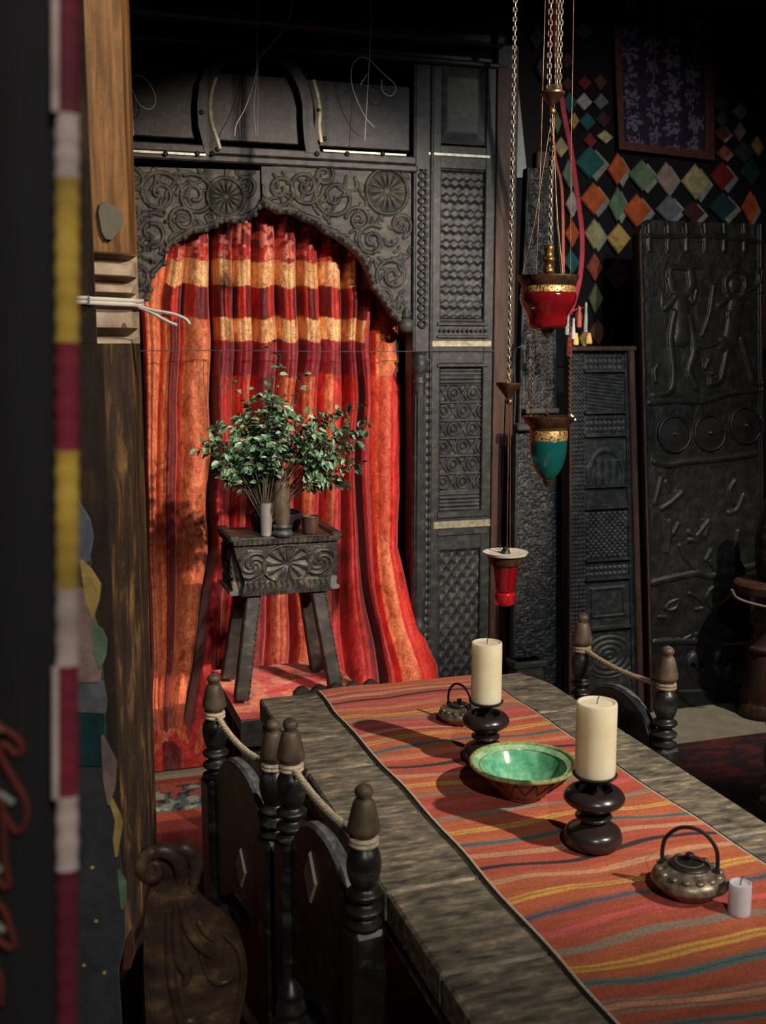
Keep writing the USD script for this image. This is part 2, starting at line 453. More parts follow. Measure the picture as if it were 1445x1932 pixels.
def run_color(y):
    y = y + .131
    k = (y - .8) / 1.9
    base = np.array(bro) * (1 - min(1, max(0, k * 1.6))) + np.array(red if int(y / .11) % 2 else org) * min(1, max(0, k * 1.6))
    for c, n, w in stripes:
        d = abs(y - c)
        if d < w * .56:
            if n in ('yellow', 'purple', 'teal', 'dark') and d < w * .14:
                return tuple(np.array(ST[n]) * .6)
            return ST[n]
    return tuple(base)


half = (RUN_Y1 - RUN_Y0) / 4
quarter = [[run_color(RUN_Y0 + half * (k + i / 255)) for i in range(256)] for k in range(4)]
nodes = {'uv': ('attribute', {'attribute': 'st'}), 's': ('separate_xyz', {}), 'm': ('math', {'math_type': 'multiply', 'value2': 4.0})}
links = [('uv.vector', 's.vector'), ('s.y', 'm.value1')]
for k in range(4):
    nodes[f'a{k}'] = ('math', {'math_type': 'subtract', 'value2': float(k)})
    nodes[f'r{k}'] = ('rgb_ramp', {'ramp': [(i / 255, c) for i, c in enumerate(quarter[k])], 'interpolate': False})
    links += [('m.value', f'a{k}.value1'), (f'a{k}.value', f'r{k}.fac')]
    if k:
        nodes[f'g{k}'] = ('math', {'math_type': 'greater_than', 'value2': float(k)})
        nodes[f'x{k}'] = ('mix', {})
        links += [('m.value', f'g{k}.value1'), (f'g{k}.value', f'x{k}.fac'), (f'x{k-1}.color' if k > 1 else 'r0.color', f'x{k}.color1'), (f'r{k}.color', f'x{k}.color2')]
nodes.update({'tc': ('texture_coordinate', {}), 'mp': ('mapping', {'scale': (210, 420, 40)}), 'w': ('noise_texture', {'scale': 1.0, 'detail': 2}),
              'mp2': ('mapping', {'scale': (9, 60, 9)}), 'w2': ('noise_texture', {'scale': 1.0, 'detail': 4}), 'wr': ('rgb_ramp', {'ramp': [(.3, (.74, .74, .74)), (.7, (1.12, 1.1, 1.08))]}),
              'dr': ('rgb_ramp', {'ramp': [(.36, (.72, .72, .72)), (.62, (1.16, 1.16, 1.16))]}), 'mu0': ('mix', {'mix_type': 'multiply', 'fac': 1.0}),
              'mu': ('mix', {'mix_type': 'multiply', 'fac': 1.0}), 'b': ('bump', {'strength': .5, 'distance': .002}), 'p': ('principled_bsdf', {'roughness': .9, 'sheen_weight': .1})})
links += [('tc.object', 'mp.vector'), ('mp.vector', 'w.vector'), ('tc.object', 'mp2.vector'), ('mp2.vector', 'w2.vector'), ('w2.fac', 'wr.fac'), ('x3.color', 'mu.color1'), ('wr.color', 'mu.color2'), ('mu.color', 'mu0.color1'), ('w.fac', 'dr.fac'), ('dr.color', 'mu0.color2'), ('mu0.color', 'p.base_color'), ('w.fac', 'b.height'), ('b.normal', 'p.normal')]
M('runner', nodes, links)


# cloth whose woven colours come with the mesh; crushed-silk mottling on top
def colcloth(name, rough=.5, mott=True, scale=(26, 26, 12), sheen=.3, amt=((.32, (.62, .42, .40)), (.5, (1, 1, 1)), (.72, (1.25, 1.5, 1.5)))):
    M(name, {'at': ('attribute', {'attribute': 'col'}), 'tc': ('texture_coordinate', {}), 'mp': ('mapping', {'scale': scale}), 'n': ('noise_texture', {'scale': 1.0, 'detail': 7, 'roughness': .68, 'distortion': 1.2}),
             'r': ('rgb_ramp', {'ramp': list(amt)}), 'mu': ('mix', {'mix_type': 'multiply', 'fac': 1.0}), 'b': ('bump', {'strength': .5, 'distance': .006}),
             'p': ('principled_bsdf', {'roughness': rough, 'sheen_weight': sheen, 'sheen_roughness': .35})},
      [('tc.object', 'mp.vector'), ('mp.vector', 'n.vector'), ('n.fac', 'r.fac'), ('at.color', 'mu.color1'), ('r.color', 'mu.color2'), ('mu.color', 'p.base_color'), ('n.fac', 'b.height'), ('b.normal', 'p.normal')])


M('curtain_silk', {'at': ('attribute', {'attribute': 'col'}), 'tc': ('texture_coordinate', {}), 'mp': ('mapping', {'scale': (15, 15, 8)}), 'n': ('noise_texture', {'scale': 1.0, 'detail': 8, 'roughness': .66, 'distortion': 1.6}),
                   'mp2': ('mapping', {'scale': (58, 58, 44)}), 'n2': ('noise_texture', {'scale': 1.0, 'detail': 6, 'roughness': .7, 'distortion': 2.2}),
                   'r': ('rgb_ramp', {'ramp': [(.34, (.52, .30, .28)), (.48, (.95, .9, .9)), (.62, (1.15, 1.5, 1.45))]}), 'r2': ('rgb_ramp', {'ramp': [(.36, (.62, .42, .42)), (.5, (1, 1, 1)), (.64, (1.22, 1.75, 1.8))]}),
                   'mu': ('mix', {'mix_type': 'multiply', 'fac': 1.0}), 'mu2': ('mix', {'mix_type': 'multiply', 'fac': 1.0}), 'b': ('bump', {'strength': .55, 'distance': .006}),
                   'p': ('principled_bsdf', {'roughness': .42, 'sheen_weight': .3, 'sheen_roughness': .35})},
  [('tc.object', 'mp.vector'), ('mp.vector', 'n.vector'), ('tc.object', 'mp2.vector'), ('mp2.vector', 'n2.vector'), ('n.fac', 'r.fac'), ('n2.fac', 'r2.fac'), ('at.color', 'mu.color1'), ('r.color', 'mu.color2'), ('mu.color', 'mu2.color1'), ('r2.color', 'mu2.color2'), ('mu2.color', 'p.base_color'), ('n2.fac', 'b.height'), ('b.normal', 'p.normal')])
colcloth('rug_wool', .95, scale=(60, 60, 60), sheen=.1, amt=((.3, (.6, .6, .6)), (.5, (1, 1, 1)), (.72, (1.3, 1.3, 1.3))))
colcloth('flower_cloth', .85, scale=(40, 40, 40), sheen=.1, amt=((.3, (.6, .6, .6)), (.5, (1, 1, 1)), (.72, (1.3, 1.3, 1.3))))

# ------------------------------------------------------------------ room shell
X0, X1, Y0, Y1, ZT = -1.5, 4.2, -1.6, 4.80, 3.25
single('floor', box(((X0 + X1) / 2, (Y0 + Y1) / 2, -.05), (X1 - X0 + .2, Y1 - Y0 + .2, .1), .001), 'floor_stone', kind='structure', smooth=False)
single('wall_back', box(((X0 + X1) / 2, Y1 + .05, ZT / 2), (X1 - X0 + .2, .1, ZT), .001), 'dark_plaster', kind='structure', smooth=False)
single('wall_left', box((X0 - .05, (Y0 + Y1) / 2, ZT / 2), (.1, Y1 - Y0, ZT), .001), 'dark_plaster', kind='structure', smooth=False)
single('wall_right', box((X1 + .05, (Y0 + Y1) / 2, ZT / 2), (.1, Y1 - Y0, ZT), .001), 'dark_plaster', kind='structure', smooth=False)
single('wall_front', box(((X0 + X1) / 2, Y0 - .05, ZT / 2), (X1 - X0 + .2, .1, ZT), .001), 'dark_plaster', kind='structure', smooth=False)
single('ceiling', box(((X0 + X1) / 2, (Y0 + Y1) / 2, ZT + .05), (X1 - X0 + .2, Y1 - Y0 + .2, .1), .001), 'ceiling_wood', kind='structure', smooth=False)
for i, y in enumerate((2.6, 3.6, 4.28)):
    single('trim_%d' % (i + 1), box(((X0 + X1) / 2, y, ZT - .08), (X1 - X0, .16, .16), .012), 'ceiling_wood', kind='structure')

# ------------------------------------------------------------------ carved doorway
YP = 4.30
PL = Plane((0, YP, 0), (1, 0, 0), (0, 0, 1))
dx = lambda x, y=700, Y=YP: atY(x, y, Y)[0]
dz = lambda x, y, Y=YP: atY(x, y, Y)[2]
door = Thing('carved_doorway', 'tall dark carved wooden doorway with cusped arch around the red curtain', 'doorway', (dx(500), YP, 0))
arch_l = [(210, 600), (240, 592), (263, 581), (277, 566), (283, 550), (287, 523), (310, 500), (314, 475), (329, 461), (348, 450), (368, 438), (388, 436), (407, 428), (416, 420), (426, 417), (440, 419), (457, 419), (468, 414), (480, 407), (488, 393), (493, 384)]
arch_r = [(493, 384), (502, 389), (511, 393), (527, 402), (545, 402), (562, 406), (572, 414), (581, 417), (600, 424), (608, 432), (616, 440), (634, 447), (651, 459), (666, 470), (678, 483), (690, 500), (697, 517), (702, 530), (705, 545), (715, 556), (724, 568), (732, 580), (740, 595), (752, 606), (764, 600), (777, 600)]


def boundary(pts):
    p = np.array([PL.px(*q) for q in pts]); return lambda u: np.interp(u, p[:, 0], p[:, 1])


def topline(a, b):
    p = np.array([PL.px(*a), PL.px(*b)]); return lambda u: np.interp(u, p[:, 0], p[:, 1])


r = np.random.default_rng(5)


def foliage(px_rect, n, size, seed):
    """carved leaf strokes, random, inside a pixel rectangle"""
    r = np.random.default_rng(seed); out = []
    for _ in range(n):
        x, y = r.uniform(px_rect[0], px_rect[2]), r.uniform(px_rect[1], px_rect[3])
        u, v = PL.px(x, y); a = r.uniform(0, 2 * PI); L = size * r.uniform(.6, 1.3); k = r.uniform(-1, 1)
        t = np.linspace(0, 1, 5)
        out.append(np.stack([u + L * t * np.cos(a + k * t), v + L * t * np.sin(a + k * t)], 1))
    return out


def ornament(rosettes, spirals, strokes, arch, seed):
    ros = [(*PL.px(x, y), rr * .00208) for x, y, rr in rosettes]
    spi = [spiral(*PL.px(x, y), rr * .00208, a0, 1.6, sg) for x, y, rr, a0, sg in spirals]

    def h(U, V):
        out = .004 * meshkit.fbm(np.stack([U * 40, V * 40, U * 0], -1), 3, seed)
        for s in strokes:
            out = np.maximum(out, .009 * ridge(dline(U, V, s), .0062))
        for s in spi:
            out = np.maximum(out, .012 * ridge(dline(U, V, s), .0085))
        for cu, cv, rr in ros:
            d = np.hypot(U - cu, V - cv); a = np.arctan2(V - cv, U - cu)
            q = np.clip(d / rr, 0, 1)
            pet = .014 * np.abs(np.cos(a * 7)) ** .6 * np.sin(PI * np.clip((q - .12) / .8, 0, 1)) ** .5
            ring = .015 * ridge(np.abs(d - rr), .008)
            out = np.where(d < rr * .98, pet + .012 * ridge(d, rr * .16), out); out = np.maximum(out, ring)
        e = V - arch(U)
        out = np.maximum(out, .012 * ridge(np.abs(e - .016), .012))
        return out * np.clip(e / .004, .1, 1)
    return h


al, ar = boundary(arch_l), boundary(arch_r)
uL, uM, uR = PL.px(225, 400)[0], PL.px(493, 400)[0], PL.px(775, 400)[0]
hl = ornament([(425, 372, 34)], [(300, 365, 42, 0, 1), (365, 370, 40, 2, -1), (285, 440, 38, 1, 1), (345, 415, 26, 4, -1), (462, 350, 24, 3, 1), (255, 520, 34, 2, 1), (250, 340, 30, 5, -1)], foliage((235, 325, 480, 560), 150, .042, 1), al, 3)
hr = ornament([(729, 362, 42)], [(528, 358, 34, 3, 1), (575, 352, 36, 0, -1), (632, 372, 44, 2, 1), (610, 330, 20, 1, -1), (700, 455, 32, 1, 1), (740, 520, 36, 4, -1), (722, 558, 24, 2, 1), (752, 580, 14, 0, 1), (676, 415, 26, 3, -1), (755, 425, 24, 5, 1)], foliage((505, 325, 770, 590), 170, .042, 2), ar, 4)
door.part('spandrel', relief(PL, uL, uM - .004, al, topline((240, 314), (492, 322)), hl, .05, 230, 130), 'carved_wood_dusty', label='carved left spandrel board hanging slightly lower')
door.part('spandrel', relief(PL, uM + .003, uR, ar, topline((493, 314), (775, 318)), hr, .05, 260, 140), 'carved_wood_dusty', label='carved right spandrel board with rosette')
# beaded cusps along the arch
beads = []
for pts in (arch_l[2:], arch_r[:-2]):
    for x, y in pts:
        u, v = PL.px(x, y); beads.append(ball((u, YP - .004, v + .006), .013, 1))
door.part('cusp_bead', cat(beads), 'carved_wood_dusty', kind='stuff')
px_, pz = PL.px(765, 614)
door.part('pendant', cat([ball((px_, YP - .012, pz), .032, 3), lathe([(.012, 0), (.02, .01), (.012, .04)], 16, (px_, YP - .012, pz + .025))]), 'carved_wood_dusty', label='turned ball pendant at the arch foot')


def pbox(x0, y0, x1, y1, yf, depth, b=.006, Y=YP):
    """a box whose front face covers a pixel rectangle of the plane Y; yf pulls the front out"""
    a, c = atY(x0, y0, Y), atY(x1, y1, Y)
    return box(((a[0] + c[0]) / 2, Y - yf + depth / 2, (a[2] + c[2]) / 2), (abs(c[0] - a[0]), depth, abs(a[2] - c[2])), b)


door.part('lintel', cat([pbox(225, 298, 786, 313, .020, .09, .006), pbox(225, 283, 782, 297, .025, .09, .005)]), 'carved_wood')
for x0, x1 in ((232, 386), (606, 762)):
    door.part('metal_strip', pbox(x0, 284, x1, 297, .030, .006, .001), 'lead_strip')
for x in (312, 372, 400, 598, 655, 722):
    c = atY(x, 290, YP - .03); door.part('nail', ball(c, .010, 2, (1, .6, 1)), 'nail_iron')
xl, xr = dx(215), dx(776)
door.part('upper_panel', pbox(215, 118, 776, 284, -.02, .05, .004), 'carved_wood')
arc = [(386, 296), (380, 272), (372, 240), (370, 200), (374, 160), (388, 130), (412, 112), (445, 106), (475, 98), (497, 84), (519, 98), (540, 112), (562, 132), (578, 160), (586, 195), (588, 235), (594, 265), (602, 292)]
inn = [(412, 290), (405, 262), (395, 235), (390, 200), (394, 168), (404, 142), (424, 126), (450, 120), (478, 112), (497, 100), (514, 112), (530, 124), (548, 144), (560, 170), (567, 198), (568, 232), (570, 262), (574, 290)]
P2 = lambda L: [tuple(PL.px(*q)) for q in L]
door.part('arch_moulding', prism(P2(arc) + P2(inn[::-1]), .07, YP - .03), 'carved_wood', label='raised pointed arch moulding above the lintel')
edge_l = [(408, 145), (400, 170), (397, 200), (400, 232), (410, 262), (415, 280)]
edge_r = [(592, 150), (600, 180), (604, 210), (603, 240), (607, 268)]
for L in (edge_l, edge_r):
    pts = np.array([atY(x, y, YP - .035) for x, y in L]); pts[:, 1] = YP - .033
    door.part('metal_strip', tube(curve(pts), .0075, 6, flat=.3), 'strap_metal', label='pale metal edging on the arch moulding')
for x, y in ((380, 212), (410, 282), (578, 140), (602, 208), (612, 262), (420, 122), (527, 90)):
    c = atY(x, y, YP - .03); door.part('nail', ball(c, .010, 2, (1, .6, 1)), 'nail_iron')
door.part('cornice', cat([pbox(215, 70, 945, 120, .01, .10, .01), pbox(215, 30, 945, 72, .06, .16, .012)]), 'carved_wood')


# pillar with interlaced chain carving
def chain_h(U, V, uc, w, v0, v1, k):
    ph = (V - v0) * k
    a = np.abs(U - uc - w * np.sin(ph)); b = np.abs(U - uc + w * np.sin(ph))
    m = (V > v0) & (V < v1)
    return np.where(m, .010 * np.maximum(ridge(a, .008), ridge(b, .008)), 0)


u0, u1 = PL.px(777, 600)[0], PL.px(816, 600)[0]
vt, vb = PL.px(797, 122)[1], .02
v310, v640 = PL.px(797, 320)[1], PL.px(797, 620)[1]


def pillar_h(U, V):
    o = chain_h(U, V, (u0 + u1) / 2, .016, v640, v310, 95)
    o += .008 * (ridge(U - u0 - .008, .008) + ridge(U - u1 + .008, .008))
    low = (V < v640 - .12)
    o += np.where(low, .006 * np.abs(np.sin(V * 90)) * ridge(U - (u1 - .02), .014), 0)
    return o


door.part('pillar', relief(PL, u0, u1, vb, vt, pillar_h, .08, 60, 900), 'carved_wood')
# turned half column beside the opening
cx = dx(786, 900)
zc = lambda y: dz(786, y, YP - .03)
prof = [(.034, .02), (.036, zc(1235)), (.030, zc(1225)), (.036, zc(1215)), (.026, zc(1200)), (.034, zc(1185)), (.026, zc(1165)), (.031, zc(1130)), (.027, zc(900)), (.024, zc(740)), (.030, zc(722)), (.024, zc(712)), (.034, zc(698)), (.036, zc(684)), (.026, zc(672)), (.032, zc(664))]
door.part('half_column', lathe(smooth_prof(prof, 5), 28, (cx, YP - .028, 0)), 'carved_wood')
fl = []
for k in range(7):
    a = PI + k * PI / 6
    fl.append(beam((cx + .029 * math.cos(a), YP - .028 + .029 * math.sin(a), zc(1125)), (cx + .0245 * math.cos(a), YP - .028 + .0245 * math.sin(a), zc(745)), .007, .007, b=.003))
door.part('fluting', cat(fl), 'carved_wood')
door.part('jamb', pbox(752, 640, 780, 1400, -.13, .05, .004), 'board_black')

# panelled bay right of the pillar
door.part('stile', pbox(815, 122, 824, 1460, .0, .06, .004), 'carved_wood')
door.part('stile', pbox(919, 122, 938, 1460, .0, .06, .004), 'carved_wood')
door.part('edge_strip', pbox(937, 128, 943, 1460, .014, .06, .003), 'red_brown_wood', label='worn brown edge strip')
door.part('frame_post', pbox(943, 80, 959, 1460, -.02, .07, .005), 'carved_wood')
door.part('frame_post', pbox(948, 400, 958, 1460, -.012, .03, .004), 'red_brown_wood')
for y0, y1 in ((272, 322), (606, 686), (966, 1034)):
    door.part('rail', pbox(822, y0, 921, y1, -.003, .05, .004), 'carved_wood')
for y0, y1, x0, x1, m in ((287, 299, 808, 924, 'lead_strip'), (643, 654, 812, 926, 'strap_metal'), (985, 992, 817, 928, 'strap_metal')):
    door.part('metal_strip', pbox(x0, y0, x1, y1, .004, .006, .001), m)
door.part('moulding', cat([pbox(824, 608, 920, 615, .008, .02, .003), pbox(824, 632, 920, 638, .008, .02, .003), pbox(824, 966, 922, 973, .008, .02, .003), pbox(824, 1000, 922, 1006, .006, .02, .003), pbox(824, 686, 920, 692, .008, .02, .003)]), 'carved_wood')
bd = []
for i in range(11):
    c = atY(830 + i * 8.6, 624, YP); bd.append(ball((c[0], YP - .004, c[2]), .0075, 1))
door.part('bead_row', cat(bd), 'carved_wood', kind='stuff')
PB = Plane((0, YP + .022, 0), (1, 0, 0), (0, 0, 1))


def star_h(U, V):
    k = 176
    a = np.cos(k * U * .5 + k * V * .29) * np.cos(k * U * .5 - k * V * .29) + .7 * np.cos(k * V * .58)
    return .0075 * np.clip(a + .25, -.2, 1.1) + .002 * meshkit.noise(np.stack([U * 60, V * 60, U * 0], -1), 2)


def lattice_h(U, V):
    k = 130
    return .007 * np.maximum(np.abs(np.sin(k * (U + V * .75) / 2)) ** 3, np.abs(np.sin(k * (U - V * .75) / 2)) ** 3)


def scroll_h(v0, v1):
    def h(U, V):
        t = (V - v0) / (v1 - v0)
        o = .002 * meshkit.noise(np.stack([U * 80, V * 80, U * 0], -1), 9)
        ends = (t < .15) | (t > .86)
        o = np.where(ends, .007 * np.abs(np.sin(V * 190)) ** .7, o)
        mid = ~ends
        row = np.floor((t - .15) / .118); q = (t - .15) / .118 - row
        uc = PB.px(872, 800)[0] + np.where(row % 2 == 0, 0, .045)
        du = np.abs(((U - uc + .045) % .09) - .045)
        d = np.hypot(du, (q - .5) * .07)
        fl = .010 * ridge(d, .012) + .009 * ridge(np.abs(d - .022), .006)
        diag = .008 * ridge(np.abs(np.abs(du - .045) - np.abs(q - .5) * .05), .006)
        bar = .008 * ridge((np.minimum(q, 1 - q)) * .07, .006)
        return np.where(mid, np.maximum(np.maximum(fl, diag), np.maximum(bar, o)), o)
    return h


def panel(x0, x1, y0, y1, hf, nu, nv, mat='carved_wood'):
    ua, va = PB.px(x0, (y0 + y1) / 2)[0], PB.px((x0 + x1) / 2, y1)[1]
    ub, vb_ = PB.px(x1, (y0 + y1) / 2)[0], PB.px((x0 + x1) / 2, y0)[1]
    if hf == 'scroll':
        hf = scroll_h(va, vb_)
    m = .016

    def h(U, V):
        if hf is None:
            e = np.minimum(np.minimum(U - ua, ub - U), np.minimum(V - va, vb_ - V))
            return .016 * np.clip((.05 - e) / .05, 0, 1)
        e = np.minimum(np.minimum(U - ua, ub - U), np.minimum(V - va, vb_ - V))
        return np.where(e < m, .012 * ridge(np.abs(e - m / 2), m / 2), hf(U, V))
    door.part('panel', relief(PB, ua, ub, va, vb_, h, .02, nu, nv), mat)


panel(822, 921, 124, 274, None, 40, 60)
panel(822, 921, 318, 608, star_h, 100, 280)
panel(822, 921, 684, 968, 'scroll', 110, 300)
panel(822, 923, 1032, 1460, lattice_h, 100, 300)
door.part('backing_board', cat([pbox(815, 100, 958, 1460, -.055, .02, .002), pbox(215, 40, 966, 120, -.06, .02, .002)]), 'board_black')
door.part('side_wall_board', cat([pbox(100, 60, 262, 1500, .0, .05, .004)]), 'board_black', label='dark plain jamb left of the curtain')

# ------------------------------------------------------------------ curtain
YC = 4.56
rows_y = np.array([380, 480, 620, 760, 900, 1050, 1200, 1290, 1400, 1470])
val = np.array([      # fold valleys in picture columns, from the left edge to the right edge
    [262, 262, 266, 270, 272, 276, 281, 284, 288, 290],
    [318, 316, 302, 296, 292, 294, 296, 297, 300, 302],
    [352, 350, 340, 332, 330, 330, 326, 318, 312, 310],
    [396, 398, 400, 398, 396, 390, 372, 352, 336, 330],
    [440, 440, 438, 436, 434, 428, 416, 404, 396, 392],
    [476, 476, 474, 470, 466, 458, 448, 440, 432, 430],
    [516, 518, 520, 518, 514, 508, 500, 494, 490, 488],
    [557, 558, 560, 556, 552, 548, 544, 542, 540, 540],
    [596, 597, 600, 598, 596, 594, 592, 592, 592, 592],
    [640, 640, 644, 644, 640, 640, 644, 650, 654, 656],
    [672, 668, 668, 668, 664, 672, 696, 714, 724, 730],
    [704, 706, 694, 692, 694, 698, 716, 740, 752, 758],
    [770, 765, 762, 752, 750, 751, 788, 824, 834, 838]], float)
depth = [.018, .03, .045, .065, .05, .05, .055, .065, .05, .05, .07, .05, .05]
NR, NS = 430, 600
zt, zb = atY(500, 372, YC)[2], .012
zs = np.linspace(zt, zb, NR)
ybase = np.interp(zs, [0, .35, .8, 1.5, 2.2, 3], [4.20, 4.28, 4.40, 4.50, 4.545, YC])
kk = np.linspace(0, len(val) - 1, NS)
k0 = np.minimum(kk.astype(int), len(val) - 2); q = kk - k0
Vc = np.zeros((NR, NS, 3)); pxx = np.zeros((NR, NS)); pyy = np.zeros((NR, NS))
for i, z in enumerate(zs):
    # picture row of this height on the curtain
    yb = ybase[i]
    d = yb * HEAD[1] + .75 * HEAD[0]
    yr = 966 + F * math.tan(math.atan2(1.62 - z, d) - PITCH)
    vx = np.array([np.interp(yr, rows_y, v) for v in val])
    Xv = np.array([atY(x, yr, yb)[0] for x in vx])
    X = Xv[k0] * (1 - q) + Xv[k0 + 1] * q
    w = np.abs(Xv[k0 + 1] - Xv[k0])
    dep = np.interp(kk, np.arange(len(depth)), depth)
    bul = 1.55 * dep * np.sin(PI * np.clip(q, 0, 1)) ** .55 + .007 * np.abs(np.sin(q * PI * 2.5 + k0)) * np.clip(np.minimum(q, 1 - q) * 8, 0, 1)
    for kc, am in ((3, .10), (5, .05), (7, .08), (9, .05), (10, .09)):
        bul = bul - am * np.exp(-((kk - kc - .05) / .10) ** 2)
    Vc[i, :, 0] = X; Vc[i, :, 1] = yb - bul; Vc[i, :, 2] = z
    pxx[i] = vx[k0] * (1 - q) + vx[k0 + 1] * q; pyy[i] = yr
nz = meshkit.fbm(np.stack([Vc[..., 0] * 9, Vc[..., 2] * 4, np.zeros((NR, NS))], -1), 4, 7) - .5
Vc[..., 1] -= .035 * nz
Vc[..., 0] += .02 * (meshkit.noise(np.stack([Vc[..., 2] * 5, Vc[..., 0] * 6, np.zeros((NR, NS))], -1), 8) - .5)
# woven pattern
ORG, RED, DRD, MAG, PAL, CRI = [np.array(C(*c)) for c in ((230, 116, 72), (208, 40, 28), (112, 16, 16), (160, 36, 44), (246, 178, 120), (186, 22, 22))]
st = np.interp(kk, [0, 12], [0, 12])
vert = [(0.0, CRI), (.22, ORG), (1.25, ORG), (1.4, DRD), (1.9, RED), (2.0, ORG), (2.95, DRD), (3.0, DRD), (3.25, RED), (3.9, ORG), (4.1, RED), (4.6, ORG), (4.9, RED), (5.2, DRD), (5.9, RED), (6.1, ORG), (6.7, RED), (7.1, ORG), (7.7, RED), (8.2, ORG), (8.5, RED), (9.1, RED), (9.6, DRD), (10.3, RED), (10.6, DRD), (11.0, RED), (11.12, ORG), (11.55, ORG), (11.7, RED), (12.1, CRI)]
vcol = np.array([vert[max(i for i, (a, _) in enumerate(vert) if a <= s + 1e-9)][1] for s in st])
colr = np.repeat(vcol[None], NR, 0)
wob = 3 * np.sin(kk * 5.1)[None] + 5 * np.abs(np.sin(PI * q))[None]
Y_ = pyy - wob
inb = (kk > 1.05) & (kk < 10.4)
sec = (kk > 3) & (kk < 10.5)
alt = np.where(np.sin(kk * 9.0) > 0, 1, 0)
for a, b, c1, c2, m in ((300, 462, DRD, MAG, inb), (462, 489, MAG, RED, inb), (489, 537, PAL, PAL, inb), (537, 597, RED, DRD, inb), (597, 640, PAL, PAL, inb & sec), (640, 705, MAG, MAG, sec)):
    s = (Y_ >= a) & (Y_ < b) & m[None]
    colr = np.where(s[..., None], np.where(alt[None, :, None] > 0, c1, c2), colr)
# scroll figuring in the top band
orn = meshkit.noise(np.stack([Vc[..., 0] * 70, Vc[..., 2] * 70, np.zeros((NR, NS))], -1), 3)
s = (Y_ < 487) & inb[None] & (orn > .56)
colr = np.where(s[..., None], np.array(C(226, 120, 96)), colr)
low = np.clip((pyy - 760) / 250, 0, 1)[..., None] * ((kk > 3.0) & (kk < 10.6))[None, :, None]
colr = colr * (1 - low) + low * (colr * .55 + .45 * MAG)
edge_m = (kk > 10.85)[None] & (pyy > 712 + 6 * np.sin(kk * 20)[None]) & ~((kk > 11.05) & (kk < 11.5))[None] 
colr = np.where(edge_m[..., None], RED * 1.1, colr)
em2 = ((kk > 11.05) & (kk < 11.5))[None] & (pyy > 712) & (pyy < 1020)
colr = np.where(em2[..., None], RED * .6 + ORG * .4, colr)
curtain = Thing('curtain', 'red and orange striped silk curtain hanging in folds under the carved arch', 'curtain', (.9, 4.3, 0))
vv = Vc.reshape(-1, 3); ff = grid_faces(NR, NS)
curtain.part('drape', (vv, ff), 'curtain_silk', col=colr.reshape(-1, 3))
# hem heaped on the floor at the left
n = 110
a, b_ = np.meshgrid(np.linspace(-1, 1, n), np.linspace(-1, 1, n), indexing='ij')
pc = atZ(338, 1432, 0)
X = pc[0] + .02 + a * .17; Y = 4.17 + b_ * .14
nn = meshkit.fbm(np.stack([a * 2.2, b_ * 2.2, a * 0], -1), 4, 21)
edge = np.clip(1 - np.maximum(np.abs(a), np.abs(b_)) ** 4, 0, 1)
Zh = .006 + edge * (.05 + .28 * np.abs(nn - .45) + .14 * np.clip(b_, 0, 1))
patch = meshkit.noise(np.stack([a * 3, b_ * 3, a * 0 + 5], -1), 2)
hc = np.where(patch[..., None] > .62, DRD, np.where(patch[..., None] > .4, RED, ORG))
curtain.part('heaped_hem', (np.stack([X, Y, Zh], -1).reshape(-1, 3), grid_faces(n, n)), 'curtain_silk', col=hc.reshape(-1, 3))


# ------------------------------------------------------------------ strings on the doorway
def string(name, polys, mat, rad, Y, label, category, group=None, D=None):
    ms = []
    for L in polys:
        pts = np.array([atY(x, y, Y) if D is None else atD(x, y, D) for x, y in L])
        ms.append(tube(curve(pts, 6), rad, 6))
    c = ms[0][0].mean(0)
    single(name, cat(ms), mat, label, category, group, base=c)


string('hanging_string', [[(247, -70), (247, 70), (247, 150), (249, 200), (252, 256)], [(247, 150), (258, 142), (276, 150), (291, 175), (293, 195), (282, 206), (262, 196), (248, 165)]], 'string', .0014, 4.2, 'thin pale string with a round loop beside the wooden post', 'string')
string('hanging_string', [[(486, -70), (486, 20), (485, 90), (483, 160), (479, 200), (483, 255)], [(566, -70), (546, 30), (520, 75), (490, 110), (478, 160), (462, 205), (446, 235), (443, 256)], [(486, 100), (487, 180), (486, 240), (488, 262)]], 'string', .0014, 4.2, 'pale string with long loose ends before the pointed arch moulding', 'string')
string('hanging_string', [[(700, -70), (700, 40), (697, 110), (693, 180), (688, 265)], [(695, 112), (680, 108), (664, 125), (664, 160), (676, 195), (692, 225), (707, 240)], [(697, 112), (722, 138), (744, 158), (746, 172), (736, 181), (722, 172), (720, 150)], [(693, 140), (680, 160)]], 'string', .0014, 4.2, 'pale string tied in a bow above the right spandrel', 'string')
string('tied_wire', [[(262, 662), (420, 661), (600, 663), (760, 663), (880, 661), (975, 664)], [(415, 662), (413, 700), (417, 760), (416, 800)], [(415, 662), (426, 668), (427, 690), (424, 712), (430, 725), (427, 738), (420, 728), (423, 708)]], 'blue_cord', .0018, 4.287, 'thin dark wire stretched across the curtain with a small hanging loop', 'wire')
string('blue_cord_end', [[(990, 652), (972, 660), (970, 690), (972, 740), (970, 800), (968, 850), (972, 880), (966, 908)]], 'blue_cord', .0025, 4.275, 'loose blue cord hanging beside the leaning plank', 'cord')

# ------------------------------------------------------------------ right side: plaster sliver, planks, carved boards
YQ = 4.778
single('pale_board', prism([tuple(atY(x, y, YQ)[[0, 2]]) for x, y in ((950, 146), (976, 146), (995, 335), (950, 335))], .02, YQ), 'plaster', 'pale grey board standing behind the tallest hanging chain', 'board', base=atY(970, 250, YQ), smooth=False)
single('cream_paper', prism([tuple(atY(x, y, YQ - .012)[[0, 2]]) for x, y in ((962, 238), (976, 238), (974, 300), (962, 305))], .003, YQ - .012), 'cream_paper', 'small cream paper stuck on the pale grey board', 'paper', base=atY(970, 270, YQ - .012), smooth=False)


